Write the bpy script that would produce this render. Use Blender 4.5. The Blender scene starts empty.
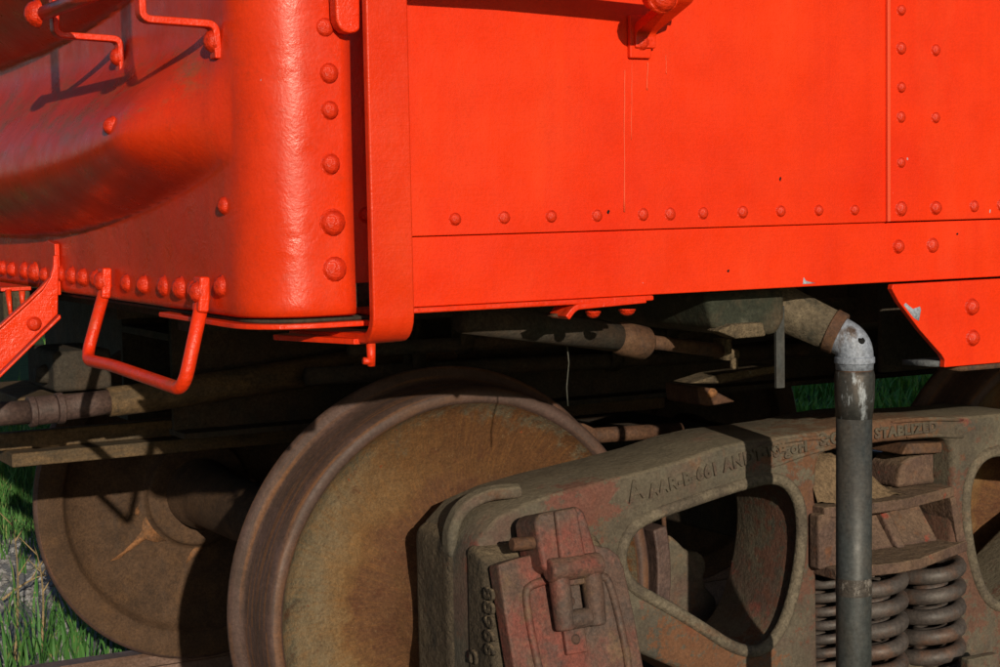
import bpy, bmesh, math, random
from mathutils import Vector, Matrix
import numpy as np

random.seed(7)
rng = np.random.default_rng(11)
SC = bpy.context.scene
COL = SC.collection
R = math.radians

# ------------------------------------------------------------------ camera
cam_d = bpy.data.cameras.new('camera')
cam = bpy.data.objects.new('camera', cam_d)
COL.objects.link(cam)
cam_d.sensor_width = 36.0
cam_d.lens = 62.43
cam_d.clip_start = 0.05
cam_d.clip_end = 3000
RT, UP, FW = Vector((0.87142, -0.49019, -0.01849)), Vector((0.05452, 0.05932, 0.99675)), Vector((0.4875, 0.8696, -0.07842))
m = Matrix((RT, UP, -FW)).transposed().to_4x4()
m.translation = Vector((-1.535, -3.6899, 1.1905))
cam.matrix_world = m
SC.camera = cam

# ------------------------------------------------------------------ sky and sun
SUN = Vector((-0.265, -1.0, 0.275)).normalized()          # towards the sun
elev = math.asin(SUN.z)
world = bpy.data.worlds.new('World')
SC.world = world
world.use_nodes = True
wn = world.node_tree
sky = wn.nodes.new('ShaderNodeTexSky')
sky.sky_type = 'NISHITA'
sky.sun_disc = False
sky.sun_elevation = elev
sky.sun_rotation = math.atan2(SUN.x, SUN.y)
sky.air_density = 1.0
sky.dust_density = 1.0
sky.ozone_density = 2.5
bg = wn.nodes['Background']
bg.inputs['Strength'].default_value = 0.055
wn.links.new(sky.outputs[0], bg.inputs['Color'])
sd = bpy.data.lights.new('sun', 'SUN')
sd.energy = 3.7
sd.angle = R(0.5)
sd.color = (1.0, 0.87, 0.68)
sun = bpy.data.objects.new('sun', sd)
COL.objects.link(sun)
sun.location = (-3, -12, 6)
sun.rotation_euler = SUN.to_track_quat('Z', 'Y').to_euler()

SC.render.engine = 'CYCLES'
SC.view_settings.view_transform = 'Standard'
SC.view_settings.look = 'None'
SC.view_settings.exposure = 0.0
SC.view_settings.gamma = 1.0
SC.view_settings.use_curve_mapping = False

# ------------------------------------------------------------------ materials
class NT:
    def __init__(s, name):
        s.m = bpy.data.materials.new(name)
        s.m.use_nodes = True
        s.t = s.m.node_tree
        s.b = s.t.nodes['Principled BSDF']
        s.co = s.t.nodes.new('ShaderNodeTexCoord').outputs['Object']
    def n(s, typ, **kw):
        nd = s.t.nodes.new(typ)
        for k, v in kw.items():
            setattr(nd, k, v)
        return nd
    def l(s, a, b):
        s.t.links.new(a, b)
    def noise(s, scale, detail=4, rough=0.6, stretch=(1, 1, 1), off=(0, 0, 0), dist=0.0):
        mp = s.n('ShaderNodeMapping')
        mp.inputs['Scale'].default_value = stretch
        mp.inputs['Location'].default_value = off
        s.l(s.co, mp.inputs['Vector'])
        nz = s.n('ShaderNodeTexNoise')
        nz.inputs['Scale'].default_value = scale
        nz.inputs['Detail'].default_value = detail
        nz.inputs['Roughness'].default_value = rough
        nz.inputs['Distortion'].default_value = dist
        s.l(mp.outputs[0], nz.inputs['Vector'])
        return nz.outputs['Fac']
    def ramp(s, v, lo, hi, a=0.0, b=1.0):
        r = s.n('ShaderNodeMapRange')
        r.inputs['From Min'].default_value = lo
        r.inputs['From Max'].default_value = hi
        r.inputs['To Min'].default_value = a
        r.inputs['To Max'].default_value = b
        s.l(v, r.inputs['Value'])
        return r.outputs['Result']
    def math(s, op, a, b):
        q = s.n('ShaderNodeMath', operation=op)
        for i, v in enumerate((a, b)):
            if isinstance(v, (int, float)):
                q.inputs[i].default_value = v
            else:
                s.l(v, q.inputs[i])
        return q.outputs[0]
    def mix(s, fac, a, b):
        q = s.n('ShaderNodeMix', data_type='RGBA')
        s.l(fac, q.inputs[0])
        for sock, v in ((q.inputs[6], a), (q.inputs[7], b)):
            if isinstance(v, tuple):
                sock.default_value = (*v, 1)
            else:
                s.l(v, sock)
        return q.outputs[2]
    def grain(s, col, amt=1.0, sc=(24, 150)):
        for k, (scale, a) in enumerate(((sc[0], 0.24), (sc[1], 0.40))):
            v = s.ramp(s.noise(scale, 6 - 2 * k, 0.78, (1, 1, 1), (k * 3.1, 1.7, 0.4)), 0.32, 0.68, 1 - a * amt, 1 + a * amt)
            q = s.n('ShaderNodeMix', data_type='RGBA', blend_type='MULTIPLY')
            q.inputs[0].default_value = 1.0
            if isinstance(col, tuple):
                q.inputs[6].default_value = (*col, 1)
            else:
                s.l(col, q.inputs[6])
            s.l(v, q.inputs[7])
            col = q.outputs[2]
        return col
    def up(s, lo=0.3, hi=0.9):
        g = s.n('ShaderNodeNewGeometry')
        sp = s.n('ShaderNodeSeparateXYZ')
        s.l(g.outputs['Normal'], sp.inputs[0])
        return s.ramp(sp.outputs['Z'], lo, hi)
    def bump(s, layers):
        prev = None
        for h, strength, dist in layers:
            bp = s.n('ShaderNodeBump')
            bp.inputs['Strength'].default_value = strength
            bp.inputs['Distance'].default_value = dist
            s.l(h, bp.inputs['Height'])
            if prev is not None:
                s.l(prev, bp.inputs['Normal'])
            prev = bp.outputs[0]
        s.l(prev, s.b.inputs['Normal'])
    def finish(s, col, rough, metal=0.0, spec=0.5):
        if isinstance(col, tuple):
            s.b.inputs['Base Color'].default_value = (*col, 1)
        else:
            s.l(col, s.b.inputs['Base Color'])
        if isinstance(rough, (int, float)):
            s.b.inputs['Roughness'].default_value = rough
        else:
            s.l(rough, s.b.inputs['Roughness'])
        s.b.inputs['Metallic'].default_value = metal
        s.b.inputs['Specular IOR Level'].default_value = spec
        return s.m

M = {}

def make_red(name, peel=0.25, algae=0.0, grime=0.0, rough=0.38, lump=0.3, spec=0.3, deep=0.0, strokes=0.8):
    s = NT(name)
    a = s.noise(3.0, 5, 0.6)
    col = s.mix(s.ramp(a, 0.35, 0.7), (0.80 - deep, 0.041, 0.0045), (0.70 - deep, 0.026, 0.0035))
    b = s.noise(7.0, 7, 0.72, (1, 1, 0.3))
    col = s.mix(s.ramp(b, 0.52, 0.72, 0, 0.35), col, (0.80 - deep, 0.066, 0.016))    # chalky patches
    st = s.noise(16.0, 4, 0.6, (1, 1, 0.05), (2, 7, 3))
    col = s.mix(s.ramp(st, 0.52, 0.70, 0, 0.40), col, (0.64 - deep, 0.026, 0.005))    # vertical weather streaks
    c = s.noise(34.0, 8, 0.8)
    col = s.mix(s.ramp(c, 0.64, 0.72, 0, 0.45), col, (0.40, 0.04, 0.018))            # tiny worn spots
    if grime:
        g1 = s.noise(6.0, 7, 0.7, (1, 1, 0.5), (4, 2, 1))
        col = s.mix(s.ramp(g1, 0.47, 0.66, 0, grime), col, (0.30, 0.016, 0.006))
        g2 = s.noise(45.0, 6, 0.8, (1, 0.45, 1))
        col = s.mix(s.ramp(g2, 0.56, 0.68, 0, grime * 0.8), col, (0.13, 0.035, 0.016))
    if algae:
        n1 = s.noise(8.0, 8, 0.78, (1, 0.5, 1.2), (7, 3, 1))
        f = s.math('MULTIPLY', s.ramp(n1, 0.48, 0.60), s.up(0.18, 0.5))
        col = s.mix(s.math('MULTIPLY', f, algae), col, (0.15, 0.115, 0.045))
    sp = s.noise(75.0, 2, 0.5, (1, 1, 0.6), (1, 5, 9))
    col = s.mix(s.ramp(sp, 0.795, 0.81, 0, 0.9), col, (0.35, 0.36, 0.40))            # bare specks
    col = s.grain(col, 0.20, (12, 210))
    fine = s.noise(230.0, 4, 0.65, (1, 1, 0.8))
    brush = s.noise(90.0, 4, 0.6, (0.12, 0.12, 1.8))
    mid = s.noise(30.0, 5, 0.62, dist=0.6)
    big = s.noise(2.2, 2, 0.5)
    s.bump([(big, 0.25, 0.05), (mid, lump, 0.008), (brush, peel * strokes, 0.003), (fine, peel, 0.003)])
    rg = s.ramp(s.noise(14, 5, 0.7, off=(3, 1, 8)), 0.3, 0.75, rough - 0.10, rough + 0.20)
    return s.finish(col, rg, 0.0, spec)

M['red'] = make_red('red_paint', 0.16, 0, 0, 0.46, 0.10, 0.22)
M['red_end'] = make_red('red_paint_thick', 0.15, 0.6, 0.26, 0.30, 0.13, 0.40, 0.07, 0.0)
M['red_strap'] = make_red('red_paint_strap', 0.22, 0, 0, 0.36, 0.12, 0.30, 0.05)
M['red_bar'] = make_red('red_paint_bar', 0.30, 0.3, 0.12, 0.32, 0.35, 0.40)
M['red_line'] = make_red('red_paint_run', 0.1, 0, 0, 0.55, 0.1)
for lk in [n for n in M['red_line'].node_tree.nodes if n.type == 'BSDF_PRINCIPLED']:
    for k in list(M['red_line'].node_tree.links):
        if k.to_node == lk and k.to_socket.name == 'Base Color':
            M['red_line'].node_tree.links.remove(k)
    lk.inputs['Base Color'].default_value = (0.75, 0.080, 0.028, 1)

def make_metal(name, base, layers, rough=0.7, bumps=((40, 0.4, 0.006), (160, 0.3, 0.002)), dust=None, metal=0.0, spec=0.30, rv=0.12, grain=1.0, patches=()):
    s = NT(name)
    col = base
    for (c, sc, lo, hi, mx, st) in layers:
        f = s.ramp(s.noise(sc, 7, 0.68, st, (sc * 0.37, hi * 9, lo * 5)), lo, hi, 0, mx)
        col = s.mix(f, col, c)
    if dust:
        c, lo, hi, mx = dust
        f = s.math('MULTIPLY', s.up(lo, hi), s.ramp(s.noise(13, 6, 0.7), 0.25, 0.6, 0.45 * mx, mx))
        col = s.mix(f, col, c)
    for c, ctr, rad_, mx in patches:                                  # paint or rust left in one place
        vm = s.n('ShaderNodeVectorMath', operation='DISTANCE')
        s.l(s.co, vm.inputs[0]); vm.inputs[1].default_value = ctr
        d = s.math('SUBTRACT', s.ramp(vm.outputs['Value'], rad_, rad_ * 0.25), s.ramp(s.noise(34, 8, 0.78), 0.38, 0.60, 0, 1.0))
        col = s.mix(s.ramp(d, 0.0, 0.22, 0, mx), col, c)
    col = s.grain(col, grain)
    s.bump([(s.noise(sc, 5, 0.65), st, d) for sc, st, d in bumps])
    rg = s.ramp(s.noise(20, 5, 0.7, off=(9, 2, 4)), 0.3, 0.7, rough - rv, rough + rv)
    return s.finish(col, rg, metal, spec)

U1 = (1, 1, 1)
M['cast'] = make_metal('truck_casting', (0.084, 0.068, 0.050), [
    ((0.115, 0.100, 0.072), 4, 0.42, 0.58, 0.9, U1),
    ((0.056, 0.054, 0.046), 7, 0.52, 0.66, 0.7, U1),
    ((0.096, 0.054, 0.044), 5, 0.50, 0.66, 0.8, U1),
    ((0.150, 0.060, 0.024), 11, 0.57, 0.70, 0.75, U1),
    ((0.20, 0.036, 0.028), 9, 0.60, 0.67, 0.65, U1),
    ((0.040, 0.032, 0.026), 80, 0.60, 0.72, 0.6, U1),
    ((0.20, 0.150, 0.10), 150, 0.60, 0.72, 0.55, U1)], 0.84,
    ((14, 0.22, 0.012), (80, 0.45, 0.005), (260, 0.45, 0.002)), ((0.175, 0.145, 0.100), 0.45, 0.9, 0.85),
    grain=0.7, patches=(((0.17, 0.040, 0.030), (-0.70, -1.10, 0.500), 0.11, 0.5), ((0.15, 0.060, 0.026), (-0.42, -1.10, 0.18), 0.24, 0.75), ((0.115, 0.052, 0.036), (-0.18, -1.10, 0.38), 0.26, 0.85),
             ((0.115, 0.052, 0.036), (0.22, -1.10, 0.30), 0.30, 0.8), ((0.13, 0.062, 0.032), (-0.05, -1.10, 0.57), 0.30, 0.75)))
M['cast_dark'] = make_metal('box_casting', (0.060, 0.046, 0.032), [
    ((0.100, 0.078, 0.052), 7, 0.45, 0.66, 0.8, (1, 1, 0.6)),
    ((0.022, 0.020, 0.017), 26, 0.54, 0.68, 0.8, (1, 1, 0.4)),
    ((0.13, 0.05, 0.024), 12, 0.63, 0.74, 0.7, U1),
    ((0.15, 0.12, 0.085), 120, 0.60, 0.72, 0.5, U1)], 0.88,
    ((20, 0.5, 0.02), (70, 0.8, 0.008), (240, 0.7, 0.002)), ((0.185, 0.138, 0.086), 0.4, 0.9, 0.8))
M['lid'] = make_metal('lid_casting', (0.092, 0.052, 0.038), [
    ((0.170, 0.042, 0.030), 6, 0.46, 0.60, 0.85, U1),
    ((0.072, 0.052, 0.044), 10, 0.48, 0.62, 0.9, U1),
    ((0.125, 0.075, 0.042), 16, 0.55, 0.66, 0.85, U1),
    ((0.038, 0.026, 0.024), 60, 0.56, 0.70, 0.7, U1),
    ((0.18, 0.10, 0.075), 140, 0.60, 0.72, 0.5, U1),
    ((0.6, 0.58, 0.55), 55, 0.765, 0.78, 0.9, U1)], 0.70,
    ((30, 0.3, 0.006), (110, 0.5, 0.003), (280, 0.5, 0.0015)), ((0.14, 0.095, 0.066), 0.55, 0.95, 0.6), spec=0.45)
M['cast_rim'] = make_metal('lit_worn_rim', (0.135, 0.112, 0.080), [((0.075, 0.060, 0.046), 12, 0.48, 0.62, 0.85, U1), ((0.15, 0.065, 0.03), 9, 0.58, 0.7, 0.7, U1)], 0.85, ((60, 0.5, 0.005), (240, 0.6, 0.002)))  # casting paled to paint light on the rounded lip, with wear and rust
M['bolster'] = make_metal('bolster_casting', (0.095, 0.058, 0.045), [
    ((0.135, 0.085, 0.055), 8, 0.45, 0.62, 0.8, U1), ((0.055, 0.040, 0.036), 15, 0.52, 0.66, 0.8, U1),
    ((0.25, 0.035, 0.022), 18, 0.62, 0.68, 0.8, U1), ((0.15, 0.060, 0.028), 26, 0.6, 0.7, 0.7, U1)], 0.82,
    ((25, 0.5, 0.012), (90, 0.5, 0.004)), ((0.20, 0.14, 0.09), 0.5, 0.9, 0.75))
M['under'] = make_metal('underframe_steel', (0.042, 0.034, 0.026), [
    ((0.075, 0.044, 0.026), 6, 0.45, 0.66, 0.8, U1),
    ((0.035, 0.035, 0.028), 12, 0.5, 0.7, 0.8, U1),
    ((0.20, 0.08, 0.02), 30, 0.70, 0.76, 0.8, U1)], 0.85)
M['rusty'] = make_metal('rusty_pipe', (0.088, 0.043, 0.025), [
    ((0.12, 0.066, 0.035), 10, 0.45, 0.66, 0.8, U1),
    ((0.06, 0.042, 0.036), 24, 0.5, 0.66, 0.8, U1),
    ((0.30, 0.09, 0.02), 34, 0.66, 0.74, 0.7, U1)], 0.78,
    ((50, 0.5, 0.004), (180, 0.4, 0.002)))
M['purple'] = make_metal('worn_pipe', (0.068, 0.041, 0.036), [
    ((0.095, 0.058, 0.047), 16, 0.45, 0.66, 0.8, U1), ((0.05, 0.03, 0.03), 40, 0.55, 0.7, 0.6, U1)], 0.62, spec=0.5)
M['beam'] = make_metal('tan_beam', (0.115, 0.072, 0.036), [
    ((0.060, 0.046, 0.030), 16, 0.46, 0.62, 0.9, (0.4, 1, 2)), ((0.05, 0.04, 0.03), 90, 0.55, 0.7, 0.6, U1), ((0.16, 0.10, 0.05), 7, 0.5, 0.7, 0.6, (0.4, 1, 2))], 0.8)
M['tan'] = make_metal('tan_dirt', (0.165, 0.112, 0.065), [((0.09, 0.06, 0.038), 11, 0.45, 0.66, 0.8, U1)], 0.92,
    ((22, 0.6, 0.02), (90, 0.6, 0.006)))
M['spring'] = make_metal('spring_steel', (0.056, 0.046, 0.042), [
    ((0.078, 0.064, 0.056), 12, 0.45, 0.6, 0.7, U1), ((0.095, 0.045, 0.026), 14, 0.48, 0.64, 0.8, U1)], 0.6, ((70, 0.25, 0.003), (220, 0.2, 0.001)), metal=0.0, spec=0.6)
M['pipe'] = make_metal('painted_drain_pipe', (0.036, 0.041, 0.041), [
    ((0.068, 0.052, 0.038), 4, 0.46, 0.64, 0.75, (1, 1, 0.5)),
    ((0.045, 0.05, 0.052), 20, 0.5, 0.66, 0.7, (1, 1, 0.3)),
    ((0.30, 0.31, 0.32), 85, 0.755, 0.77, 0.8, U1)], 0.58, ((60, 0.12, 0.003), (200, 0.15, 0.001)), spec=0.5)
M['pipe_worn'] = make_metal('worn_pipe_socket', (0.036, 0.036, 0.034), [
    ((0.085, 0.060, 0.042), 9, 0.46, 0.60, 0.85, (1, 1, 0.3)), ((0.30, 0.33, 0.36), 16, 0.555, 0.60, 0.9, (1, 1, 0.35))], 0.5, ((60, 0.15, 0.003), (200, 0.15, 0.001)), spec=0.5)
M['pipe_scuff'] = make_metal('scuffed_pipe_band', (0.05, 0.042, 0.036), [
    ((0.22, 0.20, 0.18), 70, 0.54, 0.62, 0.7, U1), ((0.45, 0.45, 0.44), 120, 0.66, 0.70, 0.8, U1)], 0.55, spec=0.4)
M['elbow'] = make_metal('elbow_galvanised', (0.075, 0.050, 0.038), [
    ((0.24, 0.275, 0.34), 12, 0.445, 0.515, 0.90, (1, 1, 0.45)), ((0.09, 0.06, 0.045), 40, 0.6, 0.7, 0.6, U1)], 0.55, spec=0.5)
M['grey_chip'] = make_metal('grey_primer', (0.36, 0.40, 0.46), [((0.22, 0.22, 0.24), 30, 0.5, 0.6, 0.7, U1)], 0.7)
M['black'] = make_metal('hole_black', (0.006, 0.006, 0.006), [((0.01, 0.01, 0.01), 10, 0.5, 0.6, 0.5, U1)], 0.9)
M['olive'] = make_metal('olive_block', (0.062, 0.048, 0.028), [((0.11, 0.092, 0.06), 20, 0.5, 0.66, 0.8, (1, 1, 0.3))], 0.85)
M['greenish'] = make_metal('green_black_tank', (0.026, 0.030, 0.020), [((0.075, 0.075, 0.055), 26, 0.55, 0.7, 0.7, U1), ((0.08, 0.05, 0.03), 9, 0.5, 0.7, 0.7, U1)], 0.8)
M['crust'] = make_metal('mud_crust', (0.150, 0.112, 0.068), [((0.30, 0.26, 0.19), 60, 0.60, 0.70, 0.8, U1), ((0.06, 0.045, 0.03), 20, 0.5, 0.66, 0.8, U1)], 0.95, ((45, 0.9, 0.015), (150, 0.8, 0.005)))
M['arm'] = make_metal('weathered_arm', (0.085, 0.068, 0.046), [((0.15, 0.118, 0.078), 12, 0.46, 0.62, 0.85, U1), ((0.035, 0.034, 0.026), 30, 0.55, 0.66, 0.8, U1), ((0.24, 0.20, 0.15), 90, 0.64, 0.72, 0.7, U1)], 0.9, ((40, 0.5, 0.006), (160, 0.6, 0.003)))
M['greyflange'] = make_metal('grey_flange', (0.10, 0.11, 0.12), [((0.05, 0.045, 0.04), 20, 0.46, 0.6, 0.9, U1)], 0.8)
M['wire'] = make_metal('wire', (0.07, 0.07, 0.06), [((0.04, 0.04, 0.03), 30, 0.5, 0.6, 0.5, U1)], 0.5)
M['rail'] = make_metal('rail_steel', (0.16, 0.10, 0.08), [((0.10, 0.055, 0.035), 14, 0.45, 0.62, 0.8, (0.3, 1, 1))], 0.55, spec=0.5)
M['stone'] = make_metal('gravel_stone', (0.30, 0.30, 0.31), [((0.18, 0.17, 0.16), 9, 0.42, 0.6, 0.9, U1), ((0.42, 0.42, 0.43), 6, 0.52, 0.66, 0.8, U1)], 0.9)
M['tie'] = make_metal('tie_wood', (0.12, 0.095, 0.07), [((0.06, 0.05, 0.04), 20, 0.45, 0.6, 0.8, (1, 0.15, 1))], 0.95)
M['stalk'] = make_metal('dry_stalk', (0.34, 0.25, 0.13), [((0.2, 0.14, 0.07), 30, 0.5, 0.6, 0.6, U1)], 0.9)

def make_wheel_plate():
    s = NT('wheel_plate_rust')
    sx = s.n('ShaderNodeSeparateXYZ'); s.l(s.co, sx.inputs[0])
    rr = s.math('SQRT', s.math('ADD', s.math('MULTIPLY', sx.outputs[0], sx.outputs[0]), s.math('MULTIPLY', sx.outputs[2], sx.outputs[2])), 0.0)
    n1 = s.noise(6.5, 7, 0.72)
    n2 = s.noise(19.0, 8, 0.75, off=(3, 1, 2))
    n3 = s.noise(80.0, 5, 0.75, off=(3, 1, 2))
    wob = s.math('MULTIPLY', s.math('SUBTRACT', n1, 0.5), 0.30)
    rw = s.math('ADD', rr, wob)
    # ochre on the weathered half, dark brown rust on the other
    dg = s.math('ADD', s.math('MULTIPLY', sx.outputs[0], 0.75), s.math('MULTIPLY', sx.outputs[2], 0.55))
    xw = s.math('ADD', dg, s.math('MULTIPLY', s.math('SUBTRACT', s.noise(5.0, 7, 0.72, off=(9, 0, 1)), 0.5), 0.42))
    col = s.mix(s.ramp(xw, -0.10, 0.20), (0.165, 0.088, 0.032), (0.084, 0.035, 0.012))
    f = s.math('MULTIPLY', s.ramp(rw, 0.22, 0.32), s.ramp(xw, 0.10, -0.16))
    f = s.math('MULTIPLY', f, s.ramp(n2, 0.32, 0.52, 0.35, 1.0))
    col = s.mix(s.math('MULTIPLY', f, 0.85), col, (0.158, 0.128, 0.082))
    f = s.math('MULTIPLY', s.ramp(rw, 0.345, 0.375), s.ramp(n2, 0.45, 0.56))
    col = s.mix(f, col, (0.085, 0.075, 0.050))
    f = s.math('MULTIPLY', s.ramp(rw, 0.250, 0.195), s.ramp(n2, 0.30, 0.55, 0.6, 1.0))
    col = s.mix(f, col, (0.092, 0.040, 0.019))
    at2 = s.math('ARCTAN2', sx.outputs[2], sx.outputs[0])
    cmb = s.n('ShaderNodeCombineXYZ')
    s.l(s.math('MULTIPLY', at2, 34.0), cmb.inputs[0]); s.l(s.math('MULTIPLY', rr, 8.0), cmb.inputs[1])
    sn = s.n('ShaderNodeTexNoise'); sn.inputs['Scale'].default_value = 1.6; sn.inputs['Detail'].default_value = 7; sn.inputs['Roughness'].default_value = 0.72
    s.l(cmb.outputs[0], sn.inputs['Vector'])
    col = s.mix(s.ramp(sn.outputs['Fac'], 0.48, 0.66, 0, 0.42), col, (0.180, 0.078, 0.020))
    col = s.mix(s.ramp(n2, 0.55, 0.66, 0, 0.7), col, (0.078, 0.028, 0.012))
    col = s.mix(s.ramp(n3, 0.60, 0.72, 0, 0.55), col, (0.055, 0.030, 0.018))
    col = s.mix(s.ramp(s.noise(160, 4, 0.7, off=(1, 1, 1)), 0.60, 0.72, 0, 0.4), col, (0.24, 0.17, 0.09))
    col = s.mix(s.ramp(s.noise(45, 3, 0.6), 0.69, 0.73, 0, 0.85), col, (0.19, 0.040, 0.010))
    col = s.grain(col, 0.8, (40, 190))
    s.bump([(s.noise(9, 5, 0.65), 0.35, 0.012), (s.noise(60, 6, 0.75), 0.6, 0.006), (s.noise(260, 4, 0.7), 0.6, 0.002)])
    return s.finish(col, 0.85, 0.0, 0.3)
M['wheel_plate'] = make_wheel_plate()

def make_wheel_rim():
    s = NT('wheel_rim_steel')
    n1 = s.noise(14.0, 6, 0.7)
    col = s.mix(s.ramp(n1, 0.4, 0.62), (0.086, 0.051, 0.043), (0.064, 0.038, 0.029))
    sx = s.n('ShaderNodeSeparateXYZ'); s.l(s.co, sx.inputs[0])
    cmb = s.n('ShaderNodeCombineXYZ')
    s.l(s.math('MULTIPLY', sx.outputs[1], 95.0), cmb.inputs[0])
    s.l(s.math('ARCTAN2', sx.outputs[2], sx.outputs[0]), cmb.inputs[1])
    sn = s.n('ShaderNodeTexNoise'); sn.inputs['Scale'].default_value = 1.3; sn.inputs['Detail'].default_value = 5
    s.l(cmb.outputs[0], sn.inputs['Vector'])
    col = s.mix(s.ramp(sn.outputs['Fac'], 0.50, 0.66, 0, 0.75), col, (0.165, 0.070, 0.026))
    col = s.mix(s.ramp(s.noise(30, 5, 0.7, off=(2, 2, 2)), 0.60, 0.72, 0, 0.6), col, (0.05, 0.028, 0.022))
    col = s.grain(col, 0.7)
    s.bump([(s.noise(40, 5, 0.7), 0.25, 0.004), (s.noise(190, 3, 0.6), 0.3, 0.0015)])
    return s.finish(col, s.ramp(n1, 0.3, 0.7, 0.5, 0.75), 0.0, 0.45)
M['wheel_rim'] = make_wheel_rim()
M['wheel_back'] = make_metal('wheel_back_rust', (0.080, 0.044, 0.024), [
    ((0.052, 0.030, 0.018), 5, 0.42, 0.62, 0.9, U1), ((0.105, 0.054, 0.023), 11, 0.55, 0.7, 0.6, U1), ((0.05, 0.033, 0.024), 60, 0.55, 0.7, 0.6, (1, 1, 0.2)),
    ((0.16, 0.085, 0.04), 140, 0.6, 0.72, 0.5, U1)], 0.8,
    ((45, 0.35, 0.004), (240, 0.5, 0.002)))
M['orange_rust'] = make_metal('orange_rust_stain', (0.22, 0.10, 0.042), [((0.13, 0.07, 0.038), 30, 0.45, 0.6, 0.9, U1)], 0.9)

def make_ground():
    s = NT('ground_soil')
    n2 = s.noise(45, 5, 0.75)
    n3 = s.noise(9, 6, 0.7, off=(5, 5, 0))
    soil = s.mix(s.ramp(n2, 0.35, 0.65), (0.060, 0.050, 0.040), (0.115, 0.095, 0.072))
    stone = s.mix(s.ramp(n2, 0.35, 0.65), (0.24, 0.24, 0.245), (0.46, 0.46, 0.47))
    turf = s.mix(s.ramp(n3, 0.35, 0.65), (0.030, 0.070, 0.018), (0.052, 0.110, 0.028))
    sx = s.n('ShaderNodeSeparateXYZ'); s.l(s.co, sx.inputs[0])
    yy = s.math('ADD', sx.outputs[1], s.math('MULTIPLY', s.math('SUBTRACT', s.noise(1.6, 5, 0.65), 0.5), 1.4))
    d = s.ramp(s.math('ABSOLUTE', s.math('SUBTRACT', yy, 2.3), 0.0), 1.35, 1.5)
    col = s.mix(d, stone, soil)                                        # strip of gravel beyond the far rail
    f = s.ramp(s.math('ABSOLUTE', s.math('SUBTRACT', yy, 1.0), 0.0), 2.75, 3.0)
    col = s.mix(f, col, turf)
    s.bump([(n2, 0.6, 0.03), (s.noise(160, 4, 0.7), 0.6, 0.01), (n3, 0.4, 0.08)])
    return s.finish(col, 0.95, 0, 0.2)
M['ground'] = make_ground()

def make_grass(name, ca, cb):
    s = NT(name)
    n1 = s.noise(2.2, 5, 0.6)
    n2 = s.noise(90, 2, 0.5, (1, 1, 0.05))
    col = s.mix(s.ramp(n1, 0.35, 0.65), ca, cb)
    col = s.mix(s.ramp(n2, 0.58, 0.70, 0, 0.8), col, (0.30, 0.25, 0.11))
    s.b.inputs['Subsurface Weight'].default_value = 0.0
    return s.finish(col, 0.6, 0, 0.3)
M['grass'] = make_grass('grass_blades', (0.046, 0.150, 0.034), (0.080, 0.21, 0.048))
M['lawn'] = make_grass('lawn_blades', (0.09, 0.30, 0.045), (0.12, 0.36, 0.06))  # green brightened in the colour to offset the car's shadow

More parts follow.
